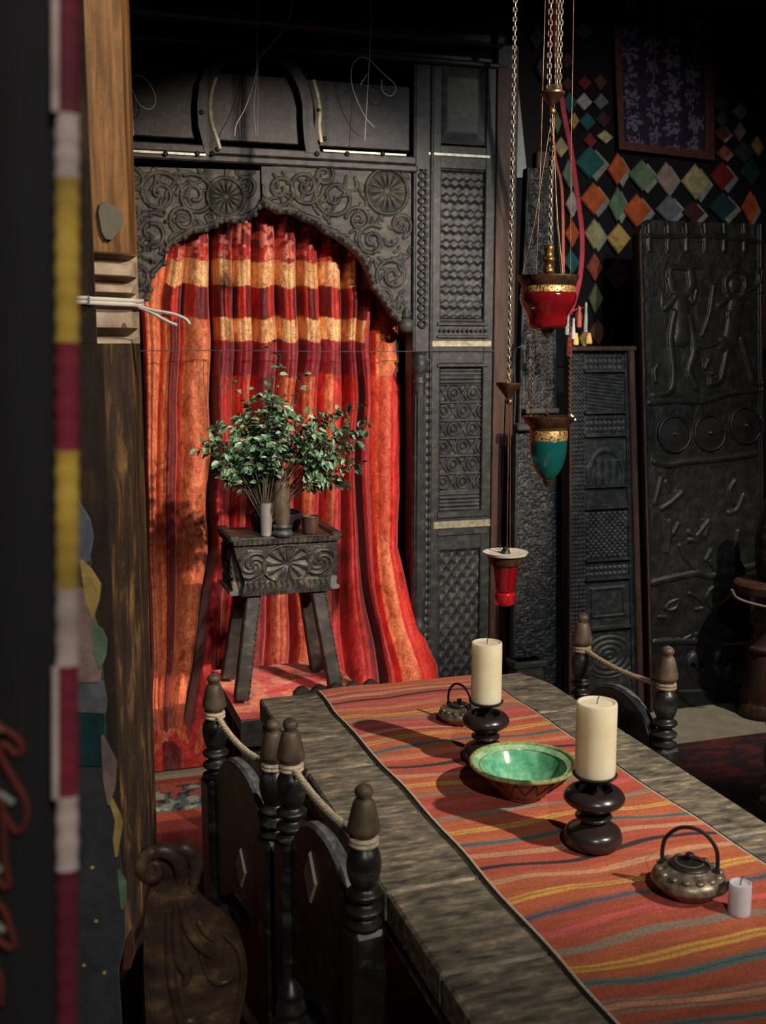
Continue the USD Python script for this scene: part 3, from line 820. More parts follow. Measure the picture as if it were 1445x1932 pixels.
def leaning(bl, br, top_y, lean):
    """a board's plane from two foot pixels on the floor, leaning back by lean metres per metre"""
    a, b = atZ(*bl, 0), atZ(*br, 0)
    return Plane((a[0], (a[1] + b[1]) / 2, .003), (1, 0, 0), (0, lean, 1))


def wood_noise(U, V, s):
    return .0025 * meshkit.fbm(np.stack([U * 40, V * 12, U * 0], -1), 3, s)


# narrow plank leaning behind
pk = Plane((atY(1000, 1250, 4.22)[0], 4.20, .003), (1, 0, 0), (0, .055, 1))
kl = lambda ys, xs: (lambda V: np.interp(V, [pk.px(990, y)[1] for y in ys], [pk.px(x, y)[0] for x, y in zip(xs, ys)]))
lft, rgt = kl([1290, 760, 520, 318], [972, 978, 985, 993]), kl([1290, 760, 520, 318], [1062, 1050, 1046, 1042])


def plank(pl, lft, rgt, v0, v1, hfun, thick, nu, nv):
    vs = np.linspace(v0, v1, nv)
    U = lft(vs)[None] + (rgt(vs) - lft(vs))[None] * np.linspace(0, 1, nu)[:, None]
    V = np.repeat(vs[None], nu, 0)
    v, f = relief(pl, 0, 1, 0, 1, None, thick, nu, nv)
    h = hfun(U, V)
    front = pl.pt(U, V, h).reshape(-1, 3)
    idx = np.arange(nu * nv).reshape(nu, nv)
    loop = np.concatenate([idx[:, 0], idx[-1, 1:], idx[-2::-1, -1], idx[0, -2:0:-1]])
    back = pl.pt(U, V, np.full_like(U, -thick)).reshape(-1, 3)[loop]
    return np.vstack([front, front[loop], back]), f


def plank_h(U, V):
    e = np.minimum(U - lft(V), rgt(V) - U)
    rim = .010 * ridge(np.abs(e - .007), .008)
    bead = .006 * np.abs(np.sin(V * 150)) * ridge(np.abs(e - .022), .008)
    n = meshkit.noise(np.stack([U * 70, V * 70, U * 0], -1), 31)
    return np.maximum(np.maximum(rim, bead), .006 * np.clip(np.abs(n - .5) * 4, 0, 1))


t = Thing('carved_plank', 'tall narrow carved plank leaning between the doorway and the patchwork', 'plank', pk.O)
t.part('board', plank(pk, lft, rgt, 0, pk.px(1010, 318)[1], plank_h, .035, 60, 700), 'carved_wood')
v0, v1 = pk.px(1010, 775)[1], pk.px(1010, 762)[1]
c = pk.pt(np.array([(lft(v0) + rgt(v0)) / 2]), np.array([v0]), np.array([.03]))[0]
t.part('cross_bracket', cat([box(c, (.16, .05, .022), .004), box(c + [-.0, 0, -.05], (.13, .035, .02), .004)]), 'carved_wood_dusty')
b = pk.pt(np.array([rgt(pk.px(1010, 318)[1]) - .045]), np.array([pk.px(1010, 318)[1] + .037]), np.array([-.02]))[0]
single('wood_block', box((b[0], b[1], b[2]), (.06, .05, .075), .006), 'red_brown_wood', 'small light brown wood block on top of the leaning plank', 'block', base=(b[0], b[1], b[2]))
# lower carved panel in front of it
pl2 = Plane((0, 4.13, .003), (1, 0, 0), (0, .012, 1))
ua, ub = pl2.px(970, 1000)[0], pl2.px(1033, 1000)[0]


def low_h(U, V):
    n = meshkit.noise(np.stack([U * 75, V * 75, U * 0], -1), 77)
    e = np.minimum(U - ua, ub - U)
    return np.maximum(.008 * ridge(np.abs(e - .006), .007), .007 * np.clip(np.abs(n - .5) * 4, 0, 1))


t = Thing('carved_side_panel', 'low carved panel standing on a block before the narrow leaning plank', 'panel', (ua, 4.13, 0))
t.part('board', relief(pl2, ua, ub, pl2.px(1000, 1238)[1], pl2.px(1000, 806)[1], low_h, .03, 60, 380), 'carved_wood')
t.part('top_rail', box(((ua + ub) / 2, 4.125, pl2.px(1000, 803)[1]), (ub - ua + .02, .05, .03), .006), 'carved_wood_dusty')
zz = pl2.px(1000, 1240)[1]
t.part('foot_block', cat([box(((ua + ub) / 2 - .015, 4.13, zz / 2), (ub - ua - .03, .09, zz), .008), box(((ua + ub) / 2 - .015, 4.13, zz - .015), (ub - ua, .11, .03), .008)]), 'carved_wood_dusty')

# carved panel door with geometric fields
gp = Plane((atZ(1075, 1330, 0)[0], 4.07, .003), (1, 0, 0), (0, .06, 1))
V_ = lambda y: gp.px(1130, y)[1]
gL = lambda V: np.interp(V, [V_(1330), V_(655)], [gp.px(1071, 1330)[0], gp.px(1071, 655)[0]])
gR = lambda V: np.interp(V, [V_(1330), V_(655)], [gp.px(1213, 1330)[0], gp.px(1194, 655)[0]])


def field(y0, y1, kind):
    return V_(y1), V_(y0), kind


fields = [field(662, 698, 'scroll'), field(700, 775, 'hatch'), field(778, 818, 'scroll'), field(822, 915, 'arch'), field(918, 955, 'plain'), field(958, 1052, 'diag'), field(1056, 1090, 'scroll'), field(1092, 1182, 'frame'), field(1186, 1290, 'rings')]


def geo_h(U, V):
    w = gR(V) - gL(V); s = (U - gL(V)) / w
    o = .002 * meshkit.noise(np.stack([U * 50, V * 50, U * 0], -1), 12)
    # left border of small bumps, right plain stile
    lb = (s < .24)
    du = ((U * 55) % 1 - .5); dv = ((V * 55) % 1 - .5)
    o = np.where(lb, .006 * ridge(np.hypot(du, dv), .45), o)
    o = np.where(s > .85, .008 + .008 * ridge(np.abs(s - .93), .06), o)
    inf = (s >= .26) & (s <= .83)
    for a, b, k in fields:
        m = inf & (V > a) & (V < b); tt = (V - a) / (b - a)
        if k == 'diag':
            hh = .008 * np.maximum(np.abs(np.sin((U + V) * 120)), .8 * np.abs(np.sin((U - V) * 120)))
        elif k == 'hatch':
            hh = .007 * np.abs(np.sin(V * 210 + U * 25))
        elif k == 'scroll':
            hh = .007 * np.abs(np.sin(U * 140) * np.cos(V * 120))
        elif k == 'arch':
            d = np.hypot((s - .55) * .24, (tt - .2) * .12); hh = .006 * ridge(np.abs(d - .06), .008) + .005 * np.abs(np.sin(U * 90)) * (tt < .5)
        elif k == 'frame':
            d = np.maximum(np.abs(s - .55) * .25, np.abs(tt - .5) * .19); hh = .008 * ridge(np.abs(d - .055), .006)
        elif k == 'rings':
            d = np.hypot((s - .55) * .25, (tt - .5) * .22); hh = .007 * np.abs(np.sin(d * 150)) * (d < .09)
        else:
            hh = .003 * np.ones_like(U)
        o = np.where(m, hh, o)
        o = np.where((s > .24) & (s < .85) & (np.abs(V - b) < .006), .014, o)
        o = np.where((s > .24) & (s < .85) & (np.abs(V - b + .012) < .006), -.006, o)
    return o


t = Thing('carved_panel_door', 'narrow carved door with stacked geometric fields leaning beside the black relief door', 'door', gp.O)
t.part('board', plank(gp, gL, gR, 0, V_(655), geo_h, .04, 130, 640), 'carved_wood')
vs = np.array([0, V_(655)])
ms = []
for V0 in (gR,):
    p = gp.pt(V0(vs) - .022, vs, np.array([.012, .012])); ms.append(beam(p[0], p[1], .03, .03, (0, 1, 0)))
t.part('edge_strip', ms[0], 'red_brown_wood', label='reddish brown right edge strip')
p = gp.pt(np.array([gL(vs[1:])[0], gR(vs[1:])[0]]), np.array([V_(658)] * 2), np.array([.012, .012]))
t.part('edge_strip', beam(p[0], p[1], .02, .04, (0, 1, 0)), 'red_brown_wood', label='brown top edge strip')
p = gp.pt(gL(vs) + .004, vs, np.array([.006, .006]))
t.part('edge_strip', beam(p[0], p[1], .012, .03, (0, 1, 0)), 'red_brown_wood')

# black relief door with figures, discs and skull masks
ap = Plane((atZ(1225, 1345, 0)[0], 4.06, .003), (1, 0, 0), (0, .15, 1))
A = lambda L: np.array([ap.px(*q) for q in L])
aL = lambda V: np.interp(V, [ap.px(1225, 1345)[1], ap.px(1205, 440)[1], ap.px(1205, 425)[1], ap.px(1210, 416)[1]], [ap.px(1225, 1345)[0], ap.px(1203, 440)[0], ap.px(1207, 425)[0], ap.px(1220, 416)[0]])
aR = lambda V: np.interp(V, [0, ap.px(1432, 430)[1]], [ap.px(1440, 1300)[0], ap.px(1436, 430)[0]])
m_ = 1.0
limbs = []   # (polyline px, half width m, height)


def stroke(L, w=.009, h=.010, smooth=True):
    limbs.append((A(L) if not smooth else curve(A(L), 4), w * 1.15, h * .62))


# scalloped top band
for x in (1222, 1258, 1293, 1328, 1364, 1402):
    stroke([(x, 424), (x + 1, 440)], .012, .016, False)
    stroke([(x + 2, 452), (x + 2, 472)], .010, .008, False)
stroke([(1212, 446), (1260, 448), (1320, 446), (1380, 452), (1434, 458)], .006, .010)
# two standing figures
stroke([(1264, 530), (1264, 508), (1285, 506), (1296, 509), (1310, 502), (1322, 506)], .008, .010)
stroke([(1264, 528), (1270, 550), (1290, 556), (1304, 540), (1302, 516)], .02, .014)
stroke([(1275, 560), (1254, 582)], .014, .012); stroke([(1300, 556), (1306, 572), (1313, 548)], .010, .012)
stroke([(1285, 570), (1288, 630), (1284, 640)], .034, .014)
stroke([(1272, 590), (1264, 640), (1270, 700), (1264, 738), (1232, 746)], .014, .013)
stroke([(1300, 600), (1310, 660), (1300, 700), (1312, 730)], .016, .013)
stroke([(1236, 720), (1234, 700), (1240, 690)], .010, .012)
stroke([(1380, 512), (1368, 530), (1372, 556), (1392, 562), (1406, 540), (1400, 516), (1385, 510)], .012, .013)
stroke([(1386, 536), (1386, 540)], .026, .012)
stroke([(1380, 556), (1356, 576)], .014, .012); stroke([(1405, 550), (1425, 540), (1432, 512)], .010, .012)
stroke([(1345, 540), (1338, 590), (1324, 632)], .010, .012); stroke([(1388, 575), (1378, 640), (1366, 650)], .034, .014)
stroke([(1374, 590), (1375, 605)], .010, .012)
stroke([(1378, 630), (1366, 690), (1358, 718), (1340, 724)], .014, .013)
stroke([(1398, 640), (1412, 690), (1420, 720), (1434, 724)], .014, .013)
stroke([(1310, 646), (1326, 655), (1345, 650), (1360, 646)], .010, .012)
stroke([(1336, 680), (1330, 694)], .012, .012); stroke([(1344, 704), (1350, 712), (1340, 716)], .008, .012)
# wavy ridges
for L in ([(1224, 760), (1270, 756), (1300, 758), (1330, 757), (1360, 746), (1400, 738), (1440, 736)], [(1234, 872), (1260, 878), (1290, 872), (1340, 868), (1390, 862), (1425, 856)], [(1232, 1100), (1262, 1092), (1300, 1084), (1316, 1082), (1340, 1088), (1380, 1078), (1430, 1066)], [(1234, 1212), (1290, 1210), (1340, 1212), (1400, 1208), (1432, 1206)]):
    stroke(L, .013, .014)
stroke([(1240, 1306), (1300, 1306), (1360, 1302), (1436, 1294)], .008, .010)
# lower figures
for L in ([(1246, 905), (1240, 930), (1234, 950)], [(1256, 910), (1262, 925)], [(1248, 960), (1266, 948), (1285, 930)], [(1262, 985), (1262, 1010), (1258, 1040)], [(1278, 990), (1270, 1006)], [(1298, 1004), (1316, 1018), (1300, 1020)], [(1316, 1010), (1336, 984)], [(1330, 1010), (1334, 996)], [(1282, 1030), (1290, 1050), (1302, 1062), (1306, 1072)], [(1340, 1040), (1332, 1056)], [(1392, 1004), (1388, 1030)], [(1386, 908), (1376, 926), (1384, 950)], [(1402, 935), (1390, 962), (1374, 968)], [(1338, 1060), (1350, 1076)]):
    stroke(L, .011, .011)
for L in ([(1262, 1138), (1278, 1132), (1276, 1146), (1262, 1152), (1254, 1148), (1262, 1138)], [(1300, 1120), (1318, 1130), (1326, 1146), (1312, 1150)], [(1358, 1104), (1340, 1112), (1332, 1130), (1342, 1146), (1366, 1134), (1386, 1118)], [(1243, 1164), (1254, 1165)], [(1290, 1206), (1302, 1200)], [(1352, 1200), (1366, 1204)], [(1310, 1206), (1312, 1196)]):
    stroke(L, .007, .010)
discs = [(1271, 819, 34), (1337, 817, 34), (1405, 803, 35)]
skulls = [(1310, 1254, 22), (1361, 1246, 22)]


def af_h(U, V):
    o = .008 * meshkit.fbm(np.stack([U * 22, V * 12, U * 0], -1), 5, 15)
    for L, w, hh in limbs:
        b0, b1 = L.min(0) - w, L.max(0) + w
        m = (U > b0[0]) & (U < b1[0]) & (V > b0[1]) & (V < b1[1])
        if m.any():
            d = dline(U[m], V[m], L)
            o[m] = np.maximum(o[m], hh * ridge(d, w) ** .8 + .004)
    for x, y, rr in discs:
        cu, cv = ap.px(x, y); R = rr * .00235; d = np.hypot(U - cu, V - cv)
        o = np.maximum(o, .016 * ridge(np.abs(d - R), .010)); o = np.where(d < R - .008, .006 + .006 * np.clip(1 - d / R, 0, 1), o)
        o = np.maximum(o, .018 * ridge(d, .010))
    for x, y, rr in skulls:
        cu, cv = ap.px(x, y); R = rr * .00235; d = np.hypot(U - cu, (V - cv) * .85)
        o = np.maximum(o, .022 * ridge(d, R) ** .8)
        d2 = np.hypot(U - cu, V - cv + R * .95); o = np.maximum(o, .016 * ridge(d2, R * .62))
        for sx in (-1, 1):
            e = np.hypot(U - cu - sx * R * .40, V - cv + R * .05); o = np.where(e < R * .26, o - .014, o)
        e = np.hypot(U - cu, V - cv + R * .45); o = np.where(e < R * .13, o - .010, o)
    ed = np.minimum(U - aL(V), aR(V) - U)
    return o + .010 * ridge(np.abs(ed - .010), .010)


af = Thing('relief_door', 'large black carved door with relief figures, three discs and skull masks', 'door', ap.O)
af.part('board', plank(ap, aL, aR, 0, ap.px(1320, 419)[1], af_h, .05, 230, 800), 'board_black')
for x, y, rr in discs:
    u, v = ap.px(x, y); af.part('boss', ball(ap.pt(np.array([u]), np.array([v]), np.array([.016]))[0], .008, 2), 'brass')
vs = np.array([.0, ap.px(1205, 440)[1]])
p = ap.pt(aL(vs) + .003, vs, np.array([.002, .002]))
af.part('lighter_edge', beam(p[0], p[1], .010, .03, (0, 1, 0)), 'red_brown_wood', label='worn brown left edge')

# ------------------------------------------------------------------ patchwork hanging
YH = 4.786
hang = Thing('patchwork_hanging', 'black wall hanging sewn with diamond velvet patches above the carved doors', 'wall hanging', atY(1250, 400, YH))
nu, nv = 60, 60
a0, a1 = atY(1040, 300, YH), atY(1480, 300, YH)
zt_, zb_ = atY(1250, 0, YH)[2], atY(1250, 690, YH)[2]
U, V = np.meshgrid(np.linspace(a0[0], a1[0], nu), np.linspace(zb_, min(zt_, ZT - .02), nv), indexing='ij')
hang.part('ground_cloth', (np.stack([U, YH + .012 * np.sin(U * 14) * .5 + 0 * V, V], -1).reshape(-1, 3), grid_faces(nu, nv)), 'black_cloth')
D_ = [(205, 200, 40, 70, 'slate'), (455, 165, 50, 50, 'slate'), (370, 325, 35, 45, 'brown'), (240, 360, 40, 80, 'slate'), (460, 445, 36, 40, 'red'), (370, 450, 34, 38, 'brown'), (545, 440, 36, 45, 'brown'),
      (380, 550, 42, 60, 'teal'), (458, 545, 45, 50, 'white'), (550, 545, 42, 45, 'grey'), (405, 650, 28, 50, 'gold'), (475, 650, 46, 50, 'teal'), (560, 640, 40, 46, 'maroon'), (312, 660, 26, 62, 'green'), (490, 755, 36, 42, 'red'),
      (570, 735, 46, 38, 'cream'), (335, 790, 42, 58, 'cream'), (490, 870, 82, 90, 'teal'), (375, 930, 36, 80, 'green'), (640, 905, 55, 88, 'orange'), (770, 940, 74, 86, 'green'), (900, 955, 60, 88, 'beige'), (1055, 975, 75, 98, 'cream'),
      (1200, 945, 68, 80, 'red'), (395, 1095, 36, 78, 'white'), (510, 1065, 72, 88, 'orange'), (640, 1095, 52, 94, 'green'), (742, 1128, 76, 90, 'orange'), (915, 1120, 72, 78, 'bluegrey'), (1045, 1140, 62, 64, 'maroon'), (1205, 1110, 76, 78, 'dteal'),
      (1350, 1115, 46, 92, 'orange'), (395, 1255, 40, 78, 'orange'), (515, 1255, 56, 84, 'cream'), (645, 1280, 66, 84, 'gold'), (390, 1405, 46, 66, 'teal'), (515, 1432, 46, 78, 'rose'), (642, 1470, 70, 82, 'white'), (522, 1600, 40, 84, 'olive'),
      (635, 1650, 70, 78, 'red'), (1195, 560, 46, 50, 'slate'), (1295, 600, 44, 46, 'grey'), (1385, 480, 35, 40, 'brown'), (1200, 715, 46, 46, 'brown'), (1295, 708, 34, 52, 'pinkgrey'), (1210, 820, 42, 42, 'rose'), (1315, 812, 60, 60, 'slate'),
      (1385, 780, 30, 52, 'gold'), (1350, 920, 56, 76, 'dteal'), (1200, 640, 40, 44, 'slate'), (600, 1790, 30, 70, 'teal'), (430, 1700, 22, 70, 'rose'), (530, 1780, 50, 70, 'brown'), (460, 1820, 30, 50, 'gold')]
lining = {17, 19, 20, 21, 22, 23, 25, 26, 27, 28, 29, 30, 33, 18, 43, 45, 47, 31}
rp = np.random.default_rng(3)


def patch(cx, cy, hw, hh, mat, Y, thick):
    q = [(cx, cy - hh), (cx + hw, cy + rp.uniform(-6, 6)), (cx + rp.uniform(-6, 6), cy + hh), (cx - hw, cy + rp.uniform(-6, 6))]
    p = np.array([atY(940 + x / 2.842, y / 2.842, Y)[[0, 2]] for x, y in q])
    c = p.mean(0)
    ring = [c + (p - c) * s for s in (1.0, .9)]
    P = np.vstack([p, ring[1], c[None]])
    h = np.r_[np.zeros(4), np.full(4, thick), thick * 1.25]
    v = np.stack([P[:, 0], Y - h, P[:, 1]], 1)
    v = np.vstack([v, np.stack([p[:, 0], np.full(4, Y + .004), p[:, 1]], 1)])
    f = []
    for i in range(4):
        j = (i + 1) % 4
        f += [(i, i + 4, j), (j, i + 4, j + 4), (i + 4, 8, j + 4), (9 + i, i, 9 + j), (9 + j, i, j)]
    f += [(9, 10, 11), (9, 11, 12)]
    hang.part('patch', (v, np.array(f)), 'cloth_' + mat, smooth=False)


for i, (cx_, cy_, hw, hh, m) in enumerate(D_):
    if i in lining:
        patch(cx_ + hw * .42, cy_ + hh * .20, hw * .9, hh * .95, 'lining', YH - .010, .002)
    patch(cx_, cy_, hw, hh, m, YH - .016 - .0004 * (i % 5), .008)

# purple cloth with red border
YV = 4.752
pv = Thing('flowered_cloth', 'purple cloth with pale flowers and dull red border pinned over the patchwork', 'cloth', atY(1250, 200, YV))
cr = [(1153, -10), (1340, -10), (1346, 303), (1166, 282)]
ci = [(1166, -10), (1326, -10), (1328, 286), (1176, 268)]
n = 150
s_, t_ = np.meshgrid(np.linspace(0, 1, n), np.linspace(0, 1, n), indexing='ij')
K = np.array([atY(x, y, YV - .004) for x, y in ci])
bil = lambda K: (K[0] * ((1 - s_) * (1 - t_))[..., None] + K[1] * (s_ * (1 - t_))[..., None] + K[2] * (s_ * t_)[..., None] + K[3] * ((1 - s_) * t_)[..., None])
G = bil(K); G[..., 1] += .012 * np.sin(s_ * 16)
jx = meshkit.noise(np.stack([np.floor(s_ * 4.0) * 7.3, np.floor(t_ * 6.5) * 5.1, s_ * 0], -1), 6) * .3 - .15
fx, fy = (s_ * 4.0) % 1 - .5 + jx, (t_ * 6.5 + np.floor(s_ * 4) * .4) % 1 - .5
fd = np.hypot(fx, fy * .9); fa = np.arctan2(fy, fx) + jx * 9
spk = meshkit.fbm(np.stack([s_ * 44, t_ * 70, s_ * 0], -1), 3, 4)
flw = ((fd < .36 + .10 * np.cos(fa * 6 + jx * 20)) & (spk > .44))
fc = np.where(flw[..., None], np.array(C(128, 114, 140)), np.array(C(46, 36, 66)))
pv.part('field', (G.reshape(-1, 3)[:, :], grid_faces(n, n)[:, ::-1]), 'flower_cloth', col=fc.reshape(-1, 3), label='purple field with pale flowers')
K2 = [np.array([atY(x, y, YV)[[0, 2]] for x, y in L]) for L in (cr, ci)]
ringp = Polygon(K2[0]).difference(Polygon(K2[1]))
pv.part('border', prism(ringp, .006, YV - .012), 'cloth_brown', label='dull red border', smooth=False)

# ribbons and tassels
def ribbon(name, L, wpx, mat, label, Y, cat_='ribbon'):
    p = curve(np.array([atY(x, y, Y) for x, y in L]), 6)
    single(name, tube(p, wpx, 8, flat=.35), mat, label, cat_, base=p.mean(0))


ribbon('ribbon', [(1040, -150), (1046, 0), (1050, 120), (1057, 170), (1066, 225), (1076, 275), (1088, 360), (1098, 440), (1096, 510), (1086, 560), (1075, 592)], .0105, 'cloth_crimson', 'crimson ribbon hanging in front of the patchwork', 3.9)
ribbon('ribbon', [(1030, -150), (1036, 100), (1046, 285), (1058, 340), (1062, 400), (1063, 515)], .006, 'cloth_rose', 'thin rusty ribbon left of the crimson one', 3.95)
tt = Thing('tassel_bunch', 'small bunch of pale and red tassels below the crimson ribbon', 'tassel', atY(1085, 620, 3.88))
tt.part('tie', tube([atY(x, y, 3.885) for x, y in ((1068, 588), (1075, 590), (1090, 582), (1104, 580), (1108, 630))], .003, 6), 'cloth_crimson')
for (x, y0, y1, w, m) in ((1070, 588, 632, .010, 'lining'), (1081, 600, 640, .008, 'white'), (1073, 625, 672, .011, 'red'), (1092, 578, 618, .010, 'rose'), (1104, 570, 626, .008, 'lining'), (1110, 628, 650, .014, 'gold'), (1086, 628, 652, .012, 'gold')):
    p0, p1 = atY(x, y0, 3.88), atY(x, y1, 3.88)
    L = np.linalg.norm(p0 - p1)
    tt.part('tassel', lathe(smooth_prof([(.002, 0), (w, .004), (w * .9, L * .5), (w * .6, L * .8), (w * .7, L * .9), (.003, L)], 4), 12, p1), 'cloth_' + m)
p0, p1 = atY(1437, 460, 4.70), atY(1452, 660, 4.70)
single('maroon_cloth', box(((p0[0] + p1[0]) / 2 + .03, 4.70, (p0[2] + p1[2]) / 2), (.11, .03, p0[2] - p1[2]), .008), 'cloth_maroon', 'narrow maroon cloth hanging at the right picture edge behind the black door', 'cloth', base=((p0[0] + p1[0]) / 2, 4.70, (p0[2] + p1[2]) / 2))


# ------------------------------------------------------------------ hanging lamps
def chain(p0, p1, L=.017, wire=.0022, R=None):
    p0, p1 = np.array(p0, float), np.array(p1, float)
    n = max(2, int(np.linalg.norm(p1 - p0) / (L * .78)))
    z = (p1 - p0) / np.linalg.norm(p1 - p0)
    x = np.cross(z, [.3, 1, .1]); x /= np.linalg.norm(x); y = np.cross(z, x)
    a = np.arange(10) / 10 * 2 * PI
    ms = []
    for i in range(n):
        c = p0 + (p1 - p0) * (i + .5) / n
        s = x if i % 2 else y
        ms.append(tube(c + np.cos(a)[:, None] * z * L * .5 + np.sin(a)[:, None] * s * L * .30, wire, 5, closed=True))
    return cat(ms)


def Lz(y, D):
    return 1.62 - D * math.tan(PITCH + math.atan((y - 966) / F))


DL = 3.0
s = DL / 2074
# upper red lamp
c = atD(1034, 540, DL); x, y = c[0], c[1]
la = Thing('hanging_lamp', 'large red glass lamp with wide brass rim, highest of the hanging lamps', 'lamp', (x, y, Lz(630, DL)))
rt = RIGHT
for k, o in enumerate((-7, 7, 12)):
    la.part('chain', chain(np.array([x, y, ZT]) + rt * s * o + HEAD * (.01 if k == 1 else 0), np.array([x, y, Lz(170, DL)]) + rt * s * o), 'chain_metal')
la.part('crown', lathe([(.0, Lz(200, DL)), (.010, Lz(196, DL)), (.024, Lz(184, DL)), (.034, Lz(178, DL)), (.034, Lz(174, DL)), (.02, Lz(170, DL)), (.008, Lz(162, DL)), (.002, Lz(158, DL))], 20, (x, y, 0)), 'bronze')
la.part('knob', ball((x, y, Lz(210, DL)), .011, 2), 'brass')
la.part('chain', chain((x, y, Lz(214, DL)), (x + .003, y, Lz(462, DL)), .015, .0022), 'chain_metal')
la.part('cap', lathe(smooth_prof([(.003, Lz(460, DL)), (.014, Lz(466, DL)), (.012, Lz(480, DL)), (.018, Lz(490, DL)), (.010, Lz(500, DL)), (.016, Lz(512, DL)), (.004, Lz(520, DL))][::-1], 5), 20, (x, y, 0)), 'brass')
for k in range(3):
    a = k * 2.1 + .6
    la.part('suspension_wire', tube([(x + .072 * math.cos(a), y + .072 * math.sin(a), Lz(523, DL)), (x + .04 * math.cos(a), y + .04 * math.sin(a), Lz(420, DL)), (x, y, Lz(215, DL))], .0015, 6), 'bronze')
la.part('rim', lathe([(.070, Lz(540, DL)), (.078, Lz(532, DL)), (.083, Lz(524, DL)), (.083, Lz(520, DL)), (.076, Lz(522, DL)), (.060, Lz(534, DL))], 40, (x, y, 0)), 'bronze')
la.part('pierced_band', lathe([(.066, Lz(556, DL)), (.074, Lz(552, DL)), (.074, Lz(544, DL)), (.070, Lz(539, DL))], 40, (x, y, 0)), 'brass_pierced')
la.part('glass_bowl', lathe(smooth_prof([(.004, Lz(622, DL)), (.040, Lz(620, DL)), (.052, Lz(614, DL)), (.054, Lz(600, DL)), (.060, Lz(588, DL)), (.074, Lz(570, DL)), (.076, Lz(556, DL)), (.070, Lz(552, DL))], 5), 40, (x, y, 0)), 'red_glass')
la.part('drop', lathe(smooth_prof([(.001, Lz(640, DL)), (.006, Lz(634, DL)), (.018, Lz(624, DL)), (.02, Lz(620, DL))], 4), 16, (x, y, 0)), 'bronze')
# teal lamp
DB = 3.28; kb = DB / 3.0
c = atD(1034, 850, DB); x, y = c[0], c[1]
lb = Thing('hanging_lamp', 'teal glass acorn shaped lamp in a brass cup, hanging in the middle', 'lamp', (x, y, Lz(920, DB)))
for k in range(3):
    a = k * 2.1 + 1.2
    lb.part('chain', chain((x + .066 * math.cos(a), y + .066 * math.sin(a), Lz(788, DB)), (x + .060 * math.cos(a), y + .060 * math.sin(a), Lz(600, DB)), .010, .0014), 'bronze')
    lb.part('suspension_wire', tube([(x + .060 * math.cos(a), y + .060 * math.sin(a), Lz(602, DB)), (x + .05 * math.cos(a), y + .05 * math.sin(a), Lz(300, DB)), (x + .04 * math.cos(a), y + .04 * math.sin(a), ZT)], .0013, 6), 'bronze')
lb.part('rim', lathe([(0.0568, Lz(806, DB)), (0.0700, Lz(797, DB)), (0.0776, Lz(789, DB)), (0.0776, Lz(785, DB)), (0.0700, Lz(788, DB)), (0.0503, Lz(800, DB))], 40, (x, y, 0)), 'bronze')
lb.part('cup', lathe([(0.0536, Lz(822, DB)), (0.0568, Lz(806, DB)), (0.0525, Lz(802, DB))], 36, (x, y, 0)), 'bronze')
lb.part('pierced_band', lathe([(0.0547, Lz(832, DB)), (0.0579, Lz(828, DB)), (0.0579, Lz(814, DB)), (0.0547, Lz(810, DB))], 36, (x, y, 0)), 'brass_pierced')
lb.part('glass_body', lathe(smooth_prof([(0.0066, Lz(908, DB)), (0.0240, Lz(900, DB)), (0.0415, Lz(884, DB)), (0.0525, Lz(864, DB)), (0.0563, Lz(845, DB)), (0.0563, Lz(831, DB)), (0.0503, Lz(829, DB))], 5), 40, (x, y, 0)), 'teal_glass')
lb.part('tip', lathe(smooth_prof([(0.0011, Lz(922, DB)), (0.0077, Lz(914, DB)), (0.0153, Lz(906, DB)), (0.0131, Lz(900, DB))], 4), 16, (x, y, 0)), 'bronze')
e0, e1 = np.array([x, y, Lz(782, DB)]) + rt * .064, np.array([x, y, Lz(793, DB)]) + rt * .080
lb.part('cord_knot', tube([e0, (e0 + e1) / 2 + [0, 0, .002], e1], .0035, 8), 'white_cord', label='short white knotted cord end')
# lower red lamp
c = atD(953, 1080, DL); x, y = c[0], c[1]
lc = Thing('hanging_lamp', 'small red glass lamp under a steel saucer, lowest of the hanging lamps', 'lamp', (x, y, Lz(1140, DL)))
lc.part('chain', chain((x, y, ZT), (x, y, Lz(722, DL)), .015, .0022), 'chain_metal')
lc.part('crown', lathe([(.006, Lz(752, DL)), (.012, Lz(746, DL)), (.028, Lz(732, DL)), (.034, Lz(726, DL)), (.034, Lz(722, DL)), (.024, Lz(726, DL)), (.006, Lz(728, DL))], 24, (x, y, 0)), 'bronze')
lc.part('knob', ball((x + .004, y, Lz(758, DL)), .009, 2), 'brass')
for k in range(3):
    a = k * 2.1 + .3
    lc.part('suspension_rod', tube([(x + .016 * math.cos(a), y + .016 * math.sin(a), Lz(1036, DL)), (x + .012 * math.cos(a), y + .012 * math.sin(a), Lz(900, DL)), (x + .008 * math.cos(a), y + .008 * math.sin(a), Lz(752, DL))], .002, 6), 'bronze')
lc.part('saucer', lathe([(.030, Lz(1050, DL)), (.060, Lz(1046, DL)), (.0635, Lz(1041, DL)), (.058, Lz(1042, DL)), (.02, Lz(1044, DL))], 40, (x, y, 0)), 'steel_saucer', label='pale steel saucer')
lc.part('collar', lathe([(.044, Lz(1064, DL)), (.047, Lz(1062, DL)), (.050, Lz(1052, DL)), (.053, Lz(1048, DL)), (.03, Lz(1046, DL))], 32, (x, y, 0)), 'bronze')
lc.part('nut', cat([ball((x, y, Lz(1038, DL)), .010, 2), lathe([(.014, Lz(1044, DL)), (.012, Lz(1038, DL))], 12, (x, y, 0))]), 'iron')
lc.part('glass_cup', lathe(smooth_prof([(.026, Lz(1116, DL)), (.028, Lz(1110, DL)), (.031, Lz(1088, DL)), (.037, Lz(1066, DL)), (.036, Lz(1062, DL))], 4), 32, (x, y, 0)), 'red_glass')
